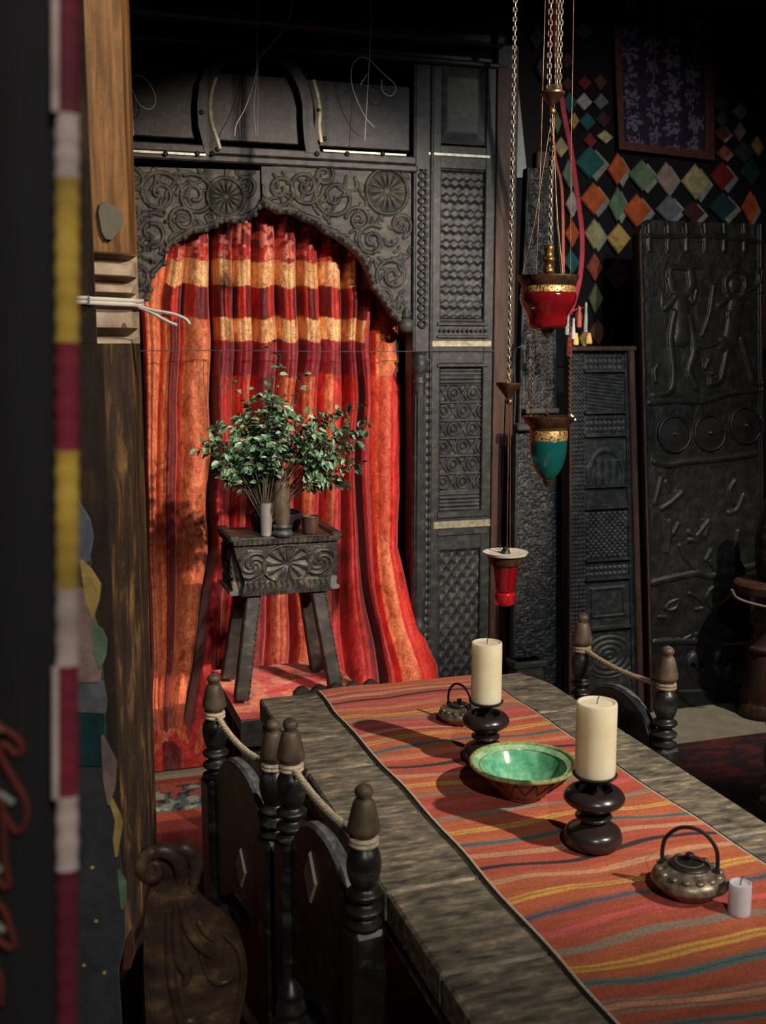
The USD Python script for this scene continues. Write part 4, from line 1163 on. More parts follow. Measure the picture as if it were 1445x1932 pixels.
lc.part('glass_foot', lathe(smooth_prof([(.010, Lz(1142, DL)), (.024, Lz(1140, DL)), (.029, Lz(1130, DL)), (.029, Lz(1120, DL)), (.024, Lz(1115, DL))], 4), 32, (x, y, 0)), 'foot_glass')

# ------------------------------------------------------------------ rugs
def rug(name, x0, x1, y0, y1, colf, label):
    nx, ny = 240, 200
    X, Y = np.meshgrid(np.linspace(x0, x1, nx), np.linspace(y0, y1, ny), indexing='ij')
    Z = .0022 + .001 * meshkit.noise(np.stack([X * 5, Y * 5, X * 0], -1), 4)
    Z[0] = Z[-1] = .0005; Z[:, 0] = Z[:, -1] = .0005
    single(name, (np.stack([X, Y, Z], -1).reshape(-1, 3) - [0, 0, 0], grid_faces(nx, ny)), 'rug_wool', label, 'rug', col=colf(X, Y).reshape(-1, 3), base=((x0 + x1) / 2, (y0 + y1) / 2, 0))


RY = 4.0


def rug_l(X, Y):
    d = RY - Y
    c = np.broadcast_to(np.array(C(120, 34, 28)), X.shape + (3,)).copy()
    n = meshkit.fbm(np.stack([X * 16, Y * 20, X * 0], -1), 3, 5)
    bands = [(0, .055, C(168, 162, 142)), (.055, .085, C(168, 66, 44)), (.085, .34, None), (.34, .42, C(176, 72, 48))]
    for a, b, k in bands:
        m = (d >= a) & (d < b)
        if k is not None:
            c[m] = k
        else:
            q = np.where(n[..., None] > .60, np.array(C(176, 180, 164)), np.where(n[..., None] > .5, np.array(C(92, 116, 116)), np.where(n[..., None] > .42, np.array(C(36, 46, 60)), np.array(C(178, 92, 76)))))
            c[m] = q[m]
    return c


def rug_r(X, Y):
    n = meshkit.fbm(np.stack([X * 14, Y * 40, X * 0], -1), 4, 15)
    return np.where(n[..., None] > .56, np.array(C(92, 34, 30)), np.where(n[..., None] > .46, np.array(C(62, 20, 24)), np.array(C(34, 26, 40))))


rug('rug', -.4, 1.3, 1.2, RY, rug_l, 'red rug with pale and blue patterned border beside the wooden post')
rug('rug', 1.72, 3.6, 1.3, 3.68, rug_r, 'dark red worn rug on the floor right of the table')

# ------------------------------------------------------------------ side stand, stool and what stands on it
SZ = .462
sx0, sx1, sy0, sy1 = atD(432, 1310, 3.42)[0], atD(706, 1300, 3.42)[0], 3.22, 3.78
sd = Thing('low_stand', 'low dark stand with a scalloped edge behind the dining table', 'stand', ((sx0 + sx1) / 2, 3.5, 0))
sd.part('top', box(((sx0 + sx1) / 2, (sy0 + sy1) / 2, SZ - .02), (sx1 - sx0, sy1 - sy0, .04), .006), 'stool_wood')
sc = []
gx0 = atD(548, 1300, 3.32)[0]
pts = [(sx0, SZ - .09)]
top = []
for i in range(12 * 8 + 1):
    t0 = i / 96
    top.append((gx0 + (sx1 - gx0) * t0, SZ + .078 + .018 * abs(math.sin(t0 * 5 * PI))))
sd.part('scalloped_edge', prism([(sx0, SZ - .08), (sx0, SZ - .002), (gx0, SZ - .002)] + top + [(sx1, SZ - .08)], .020, sy0 - .021), 'stool_wood')
for xx in (sx0 + .04, sx1 - .04):
    for yy in (sy0 + .05, sy1 - .05):
        sd.part('leg', box((xx, yy, (SZ - .036) / 2), (.05, .05, SZ - .044), .005), 'stool_wood')
n = 90
a, b_ = np.meshgrid(np.linspace(-1, 1, n), np.linspace(-1, 1, n), indexing='ij')
nn = meshkit.fbm(np.stack([a * 2.6, b_ * 2.6, a * 0 + 9], -1), 4, 41)
ed_ = np.clip((1 - np.maximum(np.abs(a), np.abs(b_))) * 8, 0, 1)
Zc = SZ + .0015 + ed_ * .018 * np.abs(nn - .5) * (np.hypot(np.abs(a) - .72, np.abs(b_) - .55) > .24)
cc = np.where((meshkit.noise(np.stack([a * 3.2, b_ * 3.2, a * 0], -1), 14) > .52)[..., None], np.array(C(208, 40, 28)), np.array(C(224, 110, 66)))
single('stand_cloth', (np.stack([(sx0 + sx1) / 2 + a * (sx1 - sx0) * .49, (sy0 + sy1) / 2 + b_ * (sy1 - sy0) * .49, Zc], -1).reshape(-1, 3), grid_faces(n, n)), 'curtain_silk', 'rumpled red and orange silk cloth spread on the low stand under the stool', 'cloth', col=cc.reshape(-1, 3), base=((sx0 + sx1) / 2, (sy0 + sy1) / 2, SZ))
stc = np.array([atD(545, 1300, 3.45)[0], 3.50, SZ + .004])
so = Thing('carved_stool', 'dark carved wooden stool with splayed legs holding the plant', 'stool', stc)
bx, by, bz = stc
bh = bz + .052                                      # the carved seat block sits this much higher on its legs


def trap(wt, wb, wf, z0, z1, z2, z3):
    return [(-wt, z3), (-wt * .97, z2 + .02), (-wb, z1), (-wf, z0), (wf, z0), (wb, z1), (wt * .97, z2 + .02), (wt, z3)]


def apron_h(U, V):
    cu, cv = 0, .40
    a = np.arctan2(V - cv, U); d = np.hypot(U, (V - cv) * 1.3)
    o = .007 * np.abs(np.cos(a * 6 + 14 * d)) * np.clip(d / .03, 0, 1) * (d < .075)
    o = np.maximum(o, .009 * ridge(np.abs(d - .08), .006))
    for cu_ in (-.112, .112):
        e = np.hypot(U - cu_, V - cv); o = np.maximum(o, .008 * np.abs(np.cos(e * 170 + 2 * np.arctan2(V - cv, U - cu_))) * (e < .05))
    o = np.where(V < .345, .006 * np.abs(np.sin(U * 170 + 60 * np.abs(V - .325))), o)
    o = np.where(np.abs(V - .308) < .007, .010 + .004 * np.abs(np.sin(U * 260)), o); o = np.where(V > .468, .010 + .005 * np.abs(np.sin(U * 190)), o)
    return o + .002 * meshkit.noise(np.stack([U * 70, V * 70, U * 0], -1), 6)


for nm, O, uax, wt, wb, wf in (('apron', (bx, by - .115, bh), (1, 0, 0), .176, .138, .150), ('apron', (bx - .17, by, bh), (0, -1, 0), .10, .085, .095), ('apron', (bx, by + .115, bh), (-1, 0, 0), .176, .138, .150), ('apron', (bx + .17, by, bh), (0, 1, 0), .10, .085, .095)):
    P = Plane(O, uax, (0, 0, 1))
    lf = lambda V, wt=wt, wb=wb, wf=wf: -np.interp(V, [.30, .345, .43, .485], [wf, wb, wt * .93, wt])
    rf = lambda V, lf=lf: -lf(V)
    so.part(nm, plank(P, lf, rf, .30, .485, apron_h, .02, 90, 60), 'stool_wood')
so.part('seat', cat([box((bx, by, bh + .478), (.33, .226, .020), .006), box((bx - .168, by, bh + .486), (.036, .25, .022), .008), box((bx + .168, by, bh + .486), (.036, .25, .022), .008)]), 'stool_wood')
for a, b in ((-1, -1), (1, -1), (-1, 1), (1, 1)):
    p, q = np.array([bx + a * .098, by + b * .085, bh + .36]), np.array([bx + a * .160, by + b * .125, bz + .012])
    pa = so.part('leg', beam(q, p, .046, .040, (0, 1, 0), .004), 'stool_wood')
    d = (p - q) / 14
    tt_ = [ball(q + d * (i + .5) * .66 + [.021, -.019, 0], .0045, 1) for i in range(20)]
    if b < 0:
        so.part('leg_carving', cat(tt_), 'stool_wood', parent=pa, kind='stuff')
TZ = bh + .489
# dark metal bowl, tin cup, wooden pestle figure
p = atD(533, 985, 3.5); bc = (p[0] + .005, by + .032)
single('dark_dish', lathe(smooth_prof([(.04, 0), (.075, .004), (.088, .045), (.09, .058), (.084, .058), (.080, .046), (.066, .012), (.0, .012)], 4), 32, (bc[0] - .005, bc[1], TZ)), 'iron', 'shallow dark metal dish on the carved stool under the tin cup', 'dish', base=(bc[0], bc[1], TZ))
cupc = np.array([atD(511, 965, 3.4)[0], by - .082, TZ])
single('tin_cup', lathe([(.0, 0), (.016, 0), (.018, .003), (.0215, .106), (.0235, .110), (.0215, .110), (.0195, .104), (.0165, .008), (0, .008)], 28, cupc), 'tin', 'small grey tin cup holding the leafy branches', 'cup', base=cupc)
fc_ = np.array([atD(545, 1000, 3.4)[0] - .004, by - .098, TZ])
fg = Thing('turned_figure', 'turned wooden pestle figure with round knob standing on the stool front', 'figurine', fc_)
fg.part('foot', lathe(smooth_prof([(.030, 0), (.034, .008), (.030, .018), (.026, .022), (.031, .030), (.027, .040)], 4), 24, fc_), 'carved_wood')
fg.part('body', lathe(smooth_prof([(.022, .038), (.024, .05), (.026, .09), (.026, .158), (.022, .176), (.012, .182)], 4), 24, fc_), 'finial_wood')
fg.part('knob', lathe(smooth_prof([(.011, .180), (.017, .194), (.016, .210), (.007, .222), (.001, .228)], 4), 20, fc_), 'finial_wood')
p = np.array([atD(592, 985, 3.45)[0] + .004, by - .085, TZ])
single('wooden_cup', lathe(smooth_prof([(.0, 0), (.022, 0), (.026, .02), (.028, .05), (.030, .056), (.027, .056), (.02, .012), (0, .012)], 4), 24, p), 'red_brown_wood', 'small brown wooden cup right of the turned figure', 'cup', base=p)

# ------------------------------------------------------------------ plant
r = np.random.default_rng(8)
pt = Thing('leafy_branches', 'bushy green leafy branches standing in the tin cup before the curtain', 'plant', cupc)
root = cupc + [0, 0, .02]
ends = [(512, 650), (530, 668), (577, 690), (572, 716), (446, 720), (460, 700), (520, 700), (535, 735), (372, 845), (392, 835), (405, 800), (418, 870), (420, 905), (692, 800), (696, 830), (680, 770), (668, 885), (690, 875), (640, 770), (655, 915), (612, 920), (600, 900), (470, 760), (500, 745), (550, 770), (410, 880)]
ends += [(430, 880), (455, 900), (480, 915), (600, 880), (630, 870), (650, 860), (585, 905), (620, 905), (470, 870), (500, 880), (440, 850), (660, 820), (590, 850)]
for _ in range(66):
    a = r.uniform(0, 2 * PI); q = math.sqrt(r.uniform(0, 1))
    ends.append((548 + 140 * q * math.cos(a), 832 + 88 * q * math.sin(a)))
stems, leaves = [], []
for ex, ey in ends:
    D = 3.52 + r.normal(0, .075)
    e = atD(ex, ey, D); e[1] = min(max(e[1], by - .22), by + .24)
    m = root * .5 + e * .5 + np.array([0, .03, .10]) + r.normal(0, .02, 3)
    t = np.linspace(0, 1, 14)[:, None]
    p = (1 - t) ** 2 * root + 2 * t * (1 - t) * m + t * t * e
    stems.append(tube(p, np.linspace(.0022, .0009, 14), 5))
    tall = ey < 740
    nl = 10 if tall else 21
    for k in range(nl):
        q = r.uniform(.45 if tall else .5, 1.03)
        i = min(12, int(q * 13)); c = p[i] + (p[i + 1] - p[i]) * (q * 13 - i)
        tan = p[i + 1] - p[i]; tan /= np.linalg.norm(tan)
        dv = r.normal(0, 1, 3); dv -= tan * dv.dot(tan); dv /= np.linalg.norm(dv)
        ax = dv * .8 + tan * .45 + np.array([0, 0, -.25]); ax /= np.linalg.norm(ax)
        leaves.append((c + dv * .004, ax, r.uniform(.022, .040)))


def screen(p):
    d = p - CAM; k = F / d.dot(FWD)
    return 722.5 + d.dot(RIGHT) * k, 966 - d.dot(UPV) * k


def clear(q):
    x, y = screen(q[0]); return not (522 < x < 572 and y > 872) and not (490 < x < 530 and y > 935) and y < 945


leaves = [q for q in leaves if clear(q)]


def leaf(c, ax, L):
    up = np.array([-.1, -.5, .75]) + r.normal(0, .45, 3)
    s = np.cross(ax, up); s /= np.linalg.norm(s); n = np.cross(s, ax)
    w = L * r.uniform(.24, .33)
    loc = np.array([(0, 0, 0), (.3, .85, .10), (.3, -.85, .10), (.3, 0, -.06), (.65, .8, .06), (.65, -.8, .06), (.65, 0, -.08), (1, 0, -.18)])
    v = c + (loc[:, :1] * L) * ax + loc[:, 1:2] * w * s + loc[:, 2:] * L * n
    f = [(0, 1, 3), (0, 3, 2), (1, 4, 3), (3, 4, 6), (3, 6, 2), (2, 6, 5), (4, 7, 6), (6, 7, 5)]
    return v, np.array(f)


pt.part('stem', cat(stems), 'stem', kind='stuff')
leaves.sort(key=lambda q: q[0][1])
big, rest = leaves[:290], leaves[290:]
for i, q in enumerate(big):
    pt.part('leaf', leaf(*q), 'leaf_light' if i % 3 == 0 else 'leaf', smooth=True)
for m, o in (('leaf', 0), ('leaf_light', 1)):
    sel = [leaf(*q) for i, q in enumerate(rest) if (i % 4 == 0) == bool(o)]
    pt.part('foliage', cat(sel), m, kind='stuff', smooth=True)
bs = [ball(leaves[i][0] + r.normal(0, .006, 3), .0045, 1) for i in r.choice(len(leaves), 46, replace=False)]
pt.part('berry', cat(bs), 'red_berry', kind='stuff')

# ------------------------------------------------------------------ dining table
TX0, TX1, TY0, TY1, TT = .507, 1.250, .55, 2.55, .755
tb = Thing('dining_table', 'long weathered grey plank dining table under the striped runner', 'table', ((TX0 + TX1) / 2, (TY0 + TY1) / 2, 0))
cuts = [TY1, 2.24, 2.06, 1.81, 1.54, 1.30, 1.05, .80, TY0]
rr_ = np.random.default_rng(4)
for a, b in zip(cuts[:-1], cuts[1:]):
    n1, n2 = 40, 16
    dzz = rr_.uniform(-.0015, .0015)
    v, f = box(((TX0 + TX1) / 2 + rr_.uniform(-.003, .003), (a + b) / 2, TT - .0275 + dzz), (TX1 - TX0, a - b - .002, .055), .0045)
    tb.part('plank', (v, f), 'table_wood')
for sgn, xe in ((-1, TX0), (1, TX1)):
    p0, p1 = (xe - sgn * .006, TY0, TT - .030), (xe - sgn * .006, TY1, TT - .030)
    tb.part('edge_rail', box((xe - sgn * .028, (TY0 + TY1) / 2, TT - .072), (.05, TY1 - TY0 - .02, .030), .008), 'table_wood')
tb.part('apron', cat([box((TX0 + .10, (TY0 + TY1) / 2, TT - .12), (.025, TY1 - TY0 - .2, .09), .004), box((TX1 - .10, (TY0 + TY1) / 2, TT - .12), (.025, TY1 - TY0 - .2, .09), .004), box(((TX0 + TX1) / 2, TY1 - .09, TT - .10), (TX1 - TX0 - .2, .025, .09), .004)]), 'table_wood')
for xx in (TX0 + .11, TX1 - .11):
    for yy in (TY0 + .12, TY1 - .12):
        tb.part('leg', lathe(smooth_prof([(.03, .004), (.034, .05), (.024, .10), (.036, .22), (.030, .40), (.022, .48), (.034, .52), (.038, .56), (.038, TT - .056)], 4), 24, (xx, yy, 0)), 'table_wood')

# runner
nx, ny = 70, 520
U, V = np.meshgrid(np.linspace(0, 1, nx), np.linspace(0, 1, ny), indexing='ij')
X = (.692 - .034 * V) + (.470 - .036 * V) * U; Y = RUN_Y0 + (RUN_Y1 - RUN_Y0) * V
wv = meshkit.fbm(np.stack([U * 3, V * 9, U * 0], -1), 3, 33) - .5
wv2 = meshkit.fbm(np.stack([U * 2.4, V * 5, U * 0 + 3], -1), 3, 34) - .5
edge = np.clip(np.minimum(V, 1 - V) * 30, 0, 1)
Y = Y + (.026 * wv + .010 * np.sin(U * 7 + V * 31)) * edge; X = X + .009 * wv2 + .002 * np.sin(V * 40)
humps = np.clip(meshkit.fbm(np.stack([U * 2.0 + V * 3, V * 11, U * 0], -1), 3, 35) - .48, 0, 1)
Z = TT + .0055 + .012 * humps * np.clip(np.minimum(U, 1 - U) * 8, 0, 1)
run = Thing('table_runner', 'red orange striped woven runner laid along the dining table', 'table runner', ((RUN_X0 + RUN_X1) / 2, 1.6, TT))
top_ = np.stack([X, Y, Z], -1)
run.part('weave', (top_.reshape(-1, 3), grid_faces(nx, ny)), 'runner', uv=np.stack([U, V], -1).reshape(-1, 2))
for i, m in ((0, 'trim_white'), (-1, 'trim_white')):
    p = top_[i][::3].copy(); p[:, 0] += (-.002 if i == 0 else .002)
    run.part('edge_cord', tube(p, .0024, 6, flat=.6), 'rope')
    p[:, 0] += (-.006 if i == 0 else .006); p[:, 2] -= .0012
    run.part('edge_binding', tube(p, .0020, 6, flat=.5), 'dark_line')
TZ2 = TT + .008


# ------------------------------------------------------------------ on the table
def holder(name, px, py, label, sc=1.0, pz_=0.0):
    c = atZ(px, py, TZ2 + pz_); c[2] = TZ2
    h = Thing(name, label, 'candle holder', c)
    P = lambda L: [(r_ * sc, z_ * .885) for r_, z_ in L]
    B_ = lambda L: [(r_ * sc, z_ * .80) for r_, z_ in L]
    h.part('body', lathe(smooth_prof(B_([(.030, 0), (.046, .006), (.050, .024), (.044, .040), (.026, .052), (.020, .058), (.030, .064), (.031, .070), (.021, .078), (.034, .088), (.050, .102), (.052, .114), (.044, .126), (.034, .130), (.030, .126), (.026, .112), (.0, .108)]), 5), 40, c), 'ebony')
    h.part('pricket', lathe(P([(.004, .097), (.0035, .140)]), 12, c), 'iron')
    h.part('drip_plate', lathe(P([(.006, .136), (.034, .141), (.038, .145), (.0385, .147), (.03, .1455), (.0, .145)]), 36, c), 'iron')
    return c, .147 * .885


def candle(c, z, r_, h_, label, mat='candle_wax'):
    b = np.array([c[0], c[1], z])
    k = Thing('candle', label, 'candle', b)
    k.part('wax', lathe([(.0, 0), (r_ * .97, 0), (r_, .003), (r_, h_ - .004), (r_ * .97, h_), (r_ * .9, h_ + .0005), (r_ * .78, h_ - .003), (r_ * .3, h_ - .004), (0, h_ - .004)], 48, b), mat)
    k.part('wick', tube([b + [0, 0, h_ - .006], b + [.0005, 0, h_ + .004], b + [.003, -.001, h_ + .010]], .0009, 6), 'wick')


c, z = holder('candle_holder', 1118, 1594, 'dark turned wooden candle holder under the nearer tall candle')
candle(c, c[2] + z + .0005, .0345, .127, 'tall cream pillar candle nearer the camera, wider of the two')
c, z = holder('candle_holder', 917, 1322, 'dark turned wooden candle holder at the far end of the runner', .93, .130)
candle(c, c[2] + z + .0005,   .0315, .124, 'tall cream pillar candle at the far end of the table')
c = atZ(1394, 1722, TZ2); c[2] = TZ2
candle(c, TZ2, .0168, .049, 'short white candle beside the near teapot', 'white_wax')
# bowl
c = atZ(986, 1497, TZ2); c[2] = TZ2
bw = Thing('glazed_bowl', 'wide green glazed pottery bowl with brown clay outside on the runner', 'bowl', c)
bw.part('clay_body', lathe(smooth_prof([(.0, 0.0024), (.040, 0.0000), (.044, 0.0048), (.060, 0.0192), (.080, 0.0384), (.093, 0.0540), (.098, 0.0588)], 4), 56, c), 'bowl_clay')
bw.part('glazed_inside', lathe(smooth_prof([(.0, 0.0072), (.032, 0.0072), (.046, 0.0120), (.066, 0.0312), (.080, 0.0504), (.0845, 0.0564)], 4)[::-1], 56, c), 'bowl_glaze')
bw.part('glazed_lip', lathe(smooth_prof([(.0840, 0.0558), (.090, 0.0594), (.097, 0.0636), (.101, 0.0654)], 4)[::-1], 56, c), 'bowl_lip')
bw.part('glaze_ring', torus(c + [0, 0, .0086], .034, .0016, 2, 48, 6), 'bowl_rim')
bw.part('glaze_ring', torus(c + [0, 0, .0564], .0842, .0014, 2, 56, 6), 'bowl_rim')
bw.part('rim', torus(c + [0, 0, .0632], .100, .0045, 2, 56, 10), 'bowl_rim')
marks = []
for k in range(16):
    a = k / 16 * 2 * PI
    for sg in (-1, 1):
        L = [c + np.array([rr * math.cos(a + sg * o), rr * math.sin(a + sg * o), zz]) for rr, zz, o in ((.062, .0200, .0), (.0785, .0362, .09), (.0935, .0528, .19))]
        marks.append(tube(L, .0011, 5))
bw.part('painted_line', cat(marks), 'dark_line', kind='stuff')


def teapot(px, py, label, sc, ang):
    c = atZ(px, py, TZ2); c[2] = TZ2
    t = Thing('teapot', label, 'teapot', c)
    P = lambda L: [(r_ * sc, z_ * sc) for r_, z_ in L]
    body = t.part('body', lathe(smooth_prof(P([(.0, .0), (.034, 0), (.044, .006), (.058, .020), (.060, .026), (.054, .036), (.036, .046), (.030, .048), (.0, .048)]), 5), 44, c), 'teapot_metal')
    bosses = []
    for k in range(14):
        a = k / 14 * 2 * PI
        bosses.append(ball(c + np.array([.047 * math.cos(a), .047 * math.sin(a), .0395]) * sc, .0075 * sc, 2, (1, 1, .6)))
    t.part('boss', cat(bosses), 'teapot_metal', parent=body, kind='stuff')
    lid = t.part('lid', lathe(smooth_prof(P([(.032, .046), (.032, .050), (.022, .055), (.0, .056)]), 4), 36, c), 'iron')
    t.part('lid_ring', torus(c + np.array([0, 0, .0535]) * sc, .022 * sc, .002 * sc, 2, 30, 6), 'teapot_metal', parent=lid)
    t.part('lid_knob', lathe(smooth_prof(P([(.004, .054), (.003, .060), (.007, .064), (.006, .068), (.0, .069)]), 3), 16, c), 'iron', parent=lid)
    ca, sa = math.cos(ang), math.sin(ang)
    H = [(-.042, .042), (-.044, .060), (-.040, .085), (-.022, .106), (.0, .112), (.022, .106), (.040, .085), (.044, .060), (.042, .042)]
    t.part('handle', tube(curve([c + np.array([q * ca, q * sa, z_]) * sc for q, z_ in H], 6), .0034 * sc, 8), 'iron')
    t.part('handle_eye', cat([torus(c + np.array([sg * .042 * ca, sg * .042 * sa, .044]) * sc, .006 * sc, .0022 * sc, 1, 14, 6) for sg in (-1, 1)]), 'iron')
    S = [(.048, .022), (.058, .028), (.064, .036), (.068, .043)]
    ca, sa = math.cos(ang - .35), math.sin(ang - .35)
    t.part('spout', tube(curve([c + np.array([q * ca, q * sa, z_]) * sc for q, z_ in S], 4), np.linspace(.0105, .0055, 13) * sc, 10), 'teapot_metal')


teapot(1298, 1684, 'squat embossed metal teapot with hoop handle beside the short white candle', .97, -.75)
teapot(866, 1362, 'squat metal teapot with hoop handle beside the far candle', .80, -1.15)


# ------------------------------------------------------------------ chairs
POST = [(.026, .722), (.029, .729), (.018, .735), (.017, .740), (.027, .747), (.028, .753), (.018, .760), (.017, .766), (.027, .774), (.0275, .780), (.019, .788), (.0235, .800), (.0275, .822), (.0255, .842), (.017, .856), (.0155, .866), (.0175, .872)]
FIN = [(.0175, .872), (.025, .880), (.0255, .888), (.023, .900), (.019, .918), (.015, .929), (.011, .932), (.0125, .937), (.0145, .943), (.012, .950), (.004, .955), (.0005, .956)]


def rope_between(p, q, sag, rad, strands=2, turns=16, n=150):
    t = np.linspace(0, 1, n)
    base = p + (q - p) * t[:, None]; base[:, 2] -= sag * 4 * t * (1 - t)
    tan = (q - p) / np.linalg.norm(q - p); x = np.cross(tan, [0, 0, 1.0]); x /= np.linalg.norm(x); y = np.cross(x, tan)
    ms = []
    for k in range(strands):
        a = 2 * PI * (turns * t + k / strands)
        ms.append(tube(base + rad * .8 * (np.cos(a)[:, None] * x + np.sin(a)[:, None] * y), rad, 6))
    return cat(ms)


def rim_strip(pts, fr, w):
    p = np.array(pts); t = np.gradient(p, axis=0); t /= np.linalg.norm(t, axis=1, keepdims=True)
    nn_ = np.cross(t, fr); nn_ *= np.sign(nn_[len(p) // 2][2])
    m = len(p); v = []
    for a_, h_ in ((-w, -.0045), (-w * .55, .0016), (w * .55, .0016), (w, -.0045)):
        v.append(p + fr * a_ + nn_ * h_)
    f = []
    for r_ in range(3):
        for k in range(m - 1):
            a, b = r_ * m + k, (r_ + 1) * m + k
            f += [(a, a + 1, b + 1), (a, b + 1, b)]
    return np.vstack(v), np.array(f)


def chair(far, near, front, label, inlay=None, dz_=0.0, finial='finial_wood', knob=None, rope='rope', group=None, sag=.012):
    far, near = np.array([*far, 0.0]), np.array([*near, 0.0])
    mid = (far + near) / 2
    t = Thing('dining_chair', label, 'chair', mid, group='dining chairs round the long table')
    LAT = lambda L: [(r_, z + dz_) for r_, z in L]
    ax = (near - far) / np.linalg.norm(near - far); fr = np.array([-ax[1], ax[0], 0]) * 1.0
    if fr[0] * front < 0:
        fr = -fr
    ang = math.atan2(ax[1], ax[0])
    for P in (far, near):
        a = t.part('back_post', cat([box(P + [0, 0, .3625 + dz_ / 2], (.056, .056, .719 + dz_), .007, ang), lathe(smooth_prof(LAT(POST), 4), 28, P)]), 'chair_wood')
        t.part('finial', lathe(smooth_prof(LAT(FIN), 4), 28, P), finial, parent=a)
        t.part('rope_wrap', cat([torus(P + [0, 0, z_ + dz_], .019, .0045, 2, 22, 7) for z_ in (.860, .867)]), rope, parent=a)
    # arched back panel
    L = np.linalg.norm(near - far) - .05; n = 41
    s_ = np.linspace(-1, 1, n)
    top = dz_ + .685 + .125 * np.sqrt(np.clip(1 - np.abs(s_) ** 2.2, 0, 1)); lo = .46 + .03 * np.cos(s_ * PI)
    v, f = [], []
    for th in (-.014, .014):
        for k in range(n):
            b = mid + ax * s_[k] * L / 2 + fr * th
            v += [b + [0, 0, lo[k]], b + [0, 0, top[k] - .006]]
    for th in (-.008, .008):
        for k in range(n):
            v.append(mid + ax * s_[k] * L / 2 + fr * th + [0, 0, top[k]])
    i0, i1, j0, j1 = 0, 2 * n, 4 * n, 5 * n
    for k in range(n - 1):
        for a, b, c_, d in ((i0 + 2 * k, i0 + 2 * k + 2, i0 + 2 * k + 3, i0 + 2 * k + 1), (i1 + 2 * k + 1, i1 + 2 * k + 3, i1 + 2 * k + 2, i1 + 2 * k), (i0 + 2 * k + 1, i0 + 2 * k + 3, j0 + k + 1, j0 + k), (j1 + k, j1 + k + 1, i1 + 2 * k + 3, i1 + 2 * k + 1), (j0 + k, j0 + k + 1, j1 + k + 1, j1 + k), (i1 + 2 * k, i1 + 2 * k + 2, i0 + 2 * k + 2, i0 + 2 * k)):
            f += [(a, b, c_), (a, c_, d)]
    bk = t.part('back_panel', (np.array(v), np.array(f)), 'chair_wood')
    if inlay:
        so_, zc_, hw, hh = inlay
        o = mid + ax * so_ - fr * .0145 + [0, 0, zc_]
        q = [o + ax * hw, o + [0, 0, hh], o - ax * hw, o - np.array([0, 0, hh])]
        vv_ = np.array([x + fr * .002 for x in q] + [x * .88 + o * .12 - fr * .004 for x in q])
        t.part('diamond_inlay', (vv_, np.array([(4, 5, 6), (4, 6, 7), (6, 5, 4), (7, 6, 4), (0, 1, 5), (0, 5, 4), (1, 2, 6), (1, 6, 5), (2, 3, 7), (2, 7, 6), (3, 0, 4), (3, 4, 7)])), 'inlay_bone', parent=bk, label='pale diamond inlay', smooth=False)
    wr_ = []  # pale strip along the arch: light on the rim painted over the wear
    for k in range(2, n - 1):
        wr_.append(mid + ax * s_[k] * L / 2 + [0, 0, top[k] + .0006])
    t.part('lighter_edge', tube(np.array(wr_), .0095, 8, flat=.25) if False else rim_strip(wr_, fr, .0125), 'lit_rim_wear', parent=bk, label='worn top edge with the lit rim painted pale')
    # seat, front legs, rails
    W_ = np.linalg.norm(near - far)
    c_ = mid + fr * .19
    t.part('seat', box(c_ + [0, 0, .40], (W_ + .0, .36, .045), .012, ang), 'chair_wood')
    for P in (far, near):
        t.part('front_leg', box(P + fr * .34 + [0, 0, .191], (.05, .05, .375), .006, ang), 'chair_wood')
    t.part('stretcher', box(mid + [0, 0, .20], (W_, .028, .03), .004, ang), 'chair_wood')
    t.part('stretcher', box(mid + fr * .34 + [0, 0, .16], (W_, .028, .03), .004, ang), 'chair_wood')
    z_ = np.array([0, 0, .862 + dz_])
    t.part('rope', rope_between(far + z_ + ax * .02, near + z_ - ax * .02, sag, .0042, 2, 13), rope)


ch = .956
P1a, P1b = atZ(403, 1270, ch - .035), atZ(514, 1356, ch - .035)
P2a, P2b = atZ(545, 1350, ch), atZ(686, 1478, ch)
chair(P1a[:2], P1b[:2] + [.0, .0], 1, 'black chair with turned posts, farther of the two left of the table', (.02, .56, .028, .045), dz_=-.035, sag=.02)
chair(P2a[:2] + [.0, -.012], P2b[:2], 1, 'black chair with turned posts and pale diamond inlay nearest left of the table', (-.03, .715, .030, .050))
P3a, P3b = atZ(1100, 1156, ch), atZ(1260, 1218, ch)
chair(P3a[:2], P3b[:2], -1, 'black roped chair with arched back right of the table', rope='twine')
P4a = atZ(1474, 1300, ch)
chair(P4a[:2], (P4a[0] + .03, P4a[1] - .32), -1, 'black chair half cut off at the right picture edge', rope='twine')
P5a = atZ(548, 1846, .84)


def stump(P):
    t = Thing('carved_newel', 'short carved turned newel in the dark between the near chairs', 'post', (P[0], P[1], 0))
    c_ = np.array([P[0], P[1], 0])
    t.part('shaft', lathe(smooth_prof([(.03, 0), (.032, .02), (.024, .05), (.026, .4), (.024, .62), (.028, .70), (.031, .742), (.024, .752)], 4), 24, c_), 'chair_wood')
    t.part('finial', lathe(smooth_prof([(.024, .752), (.030, .760), (.028, .775), (.017, .792), (.020, .800), (.014, .815), (.016, .822), (.006, .836), (.001, .84)], 4), 24, c_), 'chair_wood')


stump(P5a)

# scrolled chair end, bottom left
DS = 1.42
sp = Plane(atD(365, 1800, DS), RIGHT * .97 + HEAD * .25, (0, 0, 1))
B = lambda L: np.array([sp.px(*q) for q in L])
out = curve(B([(282, 2040), (276, 1932), (272, 1840), (272, 1760), (278, 1700), (292, 1668), (312, 1658), (330, 1650), (348, 1655), (366, 1676), (380, 1704), (398, 1722), (424, 1742), (448, 1764), (462, 1795), (466, 1830), (462, 1880), (452, 1930), (440, 2040)]), 5)
bn = Thing('scrolled_chair_end', 'brown carved chair end with scrolled volutes at the bottom left', 'chair', (sp.O[0], sp.O[1], 0))
poly = Polygon(out)
th = .035


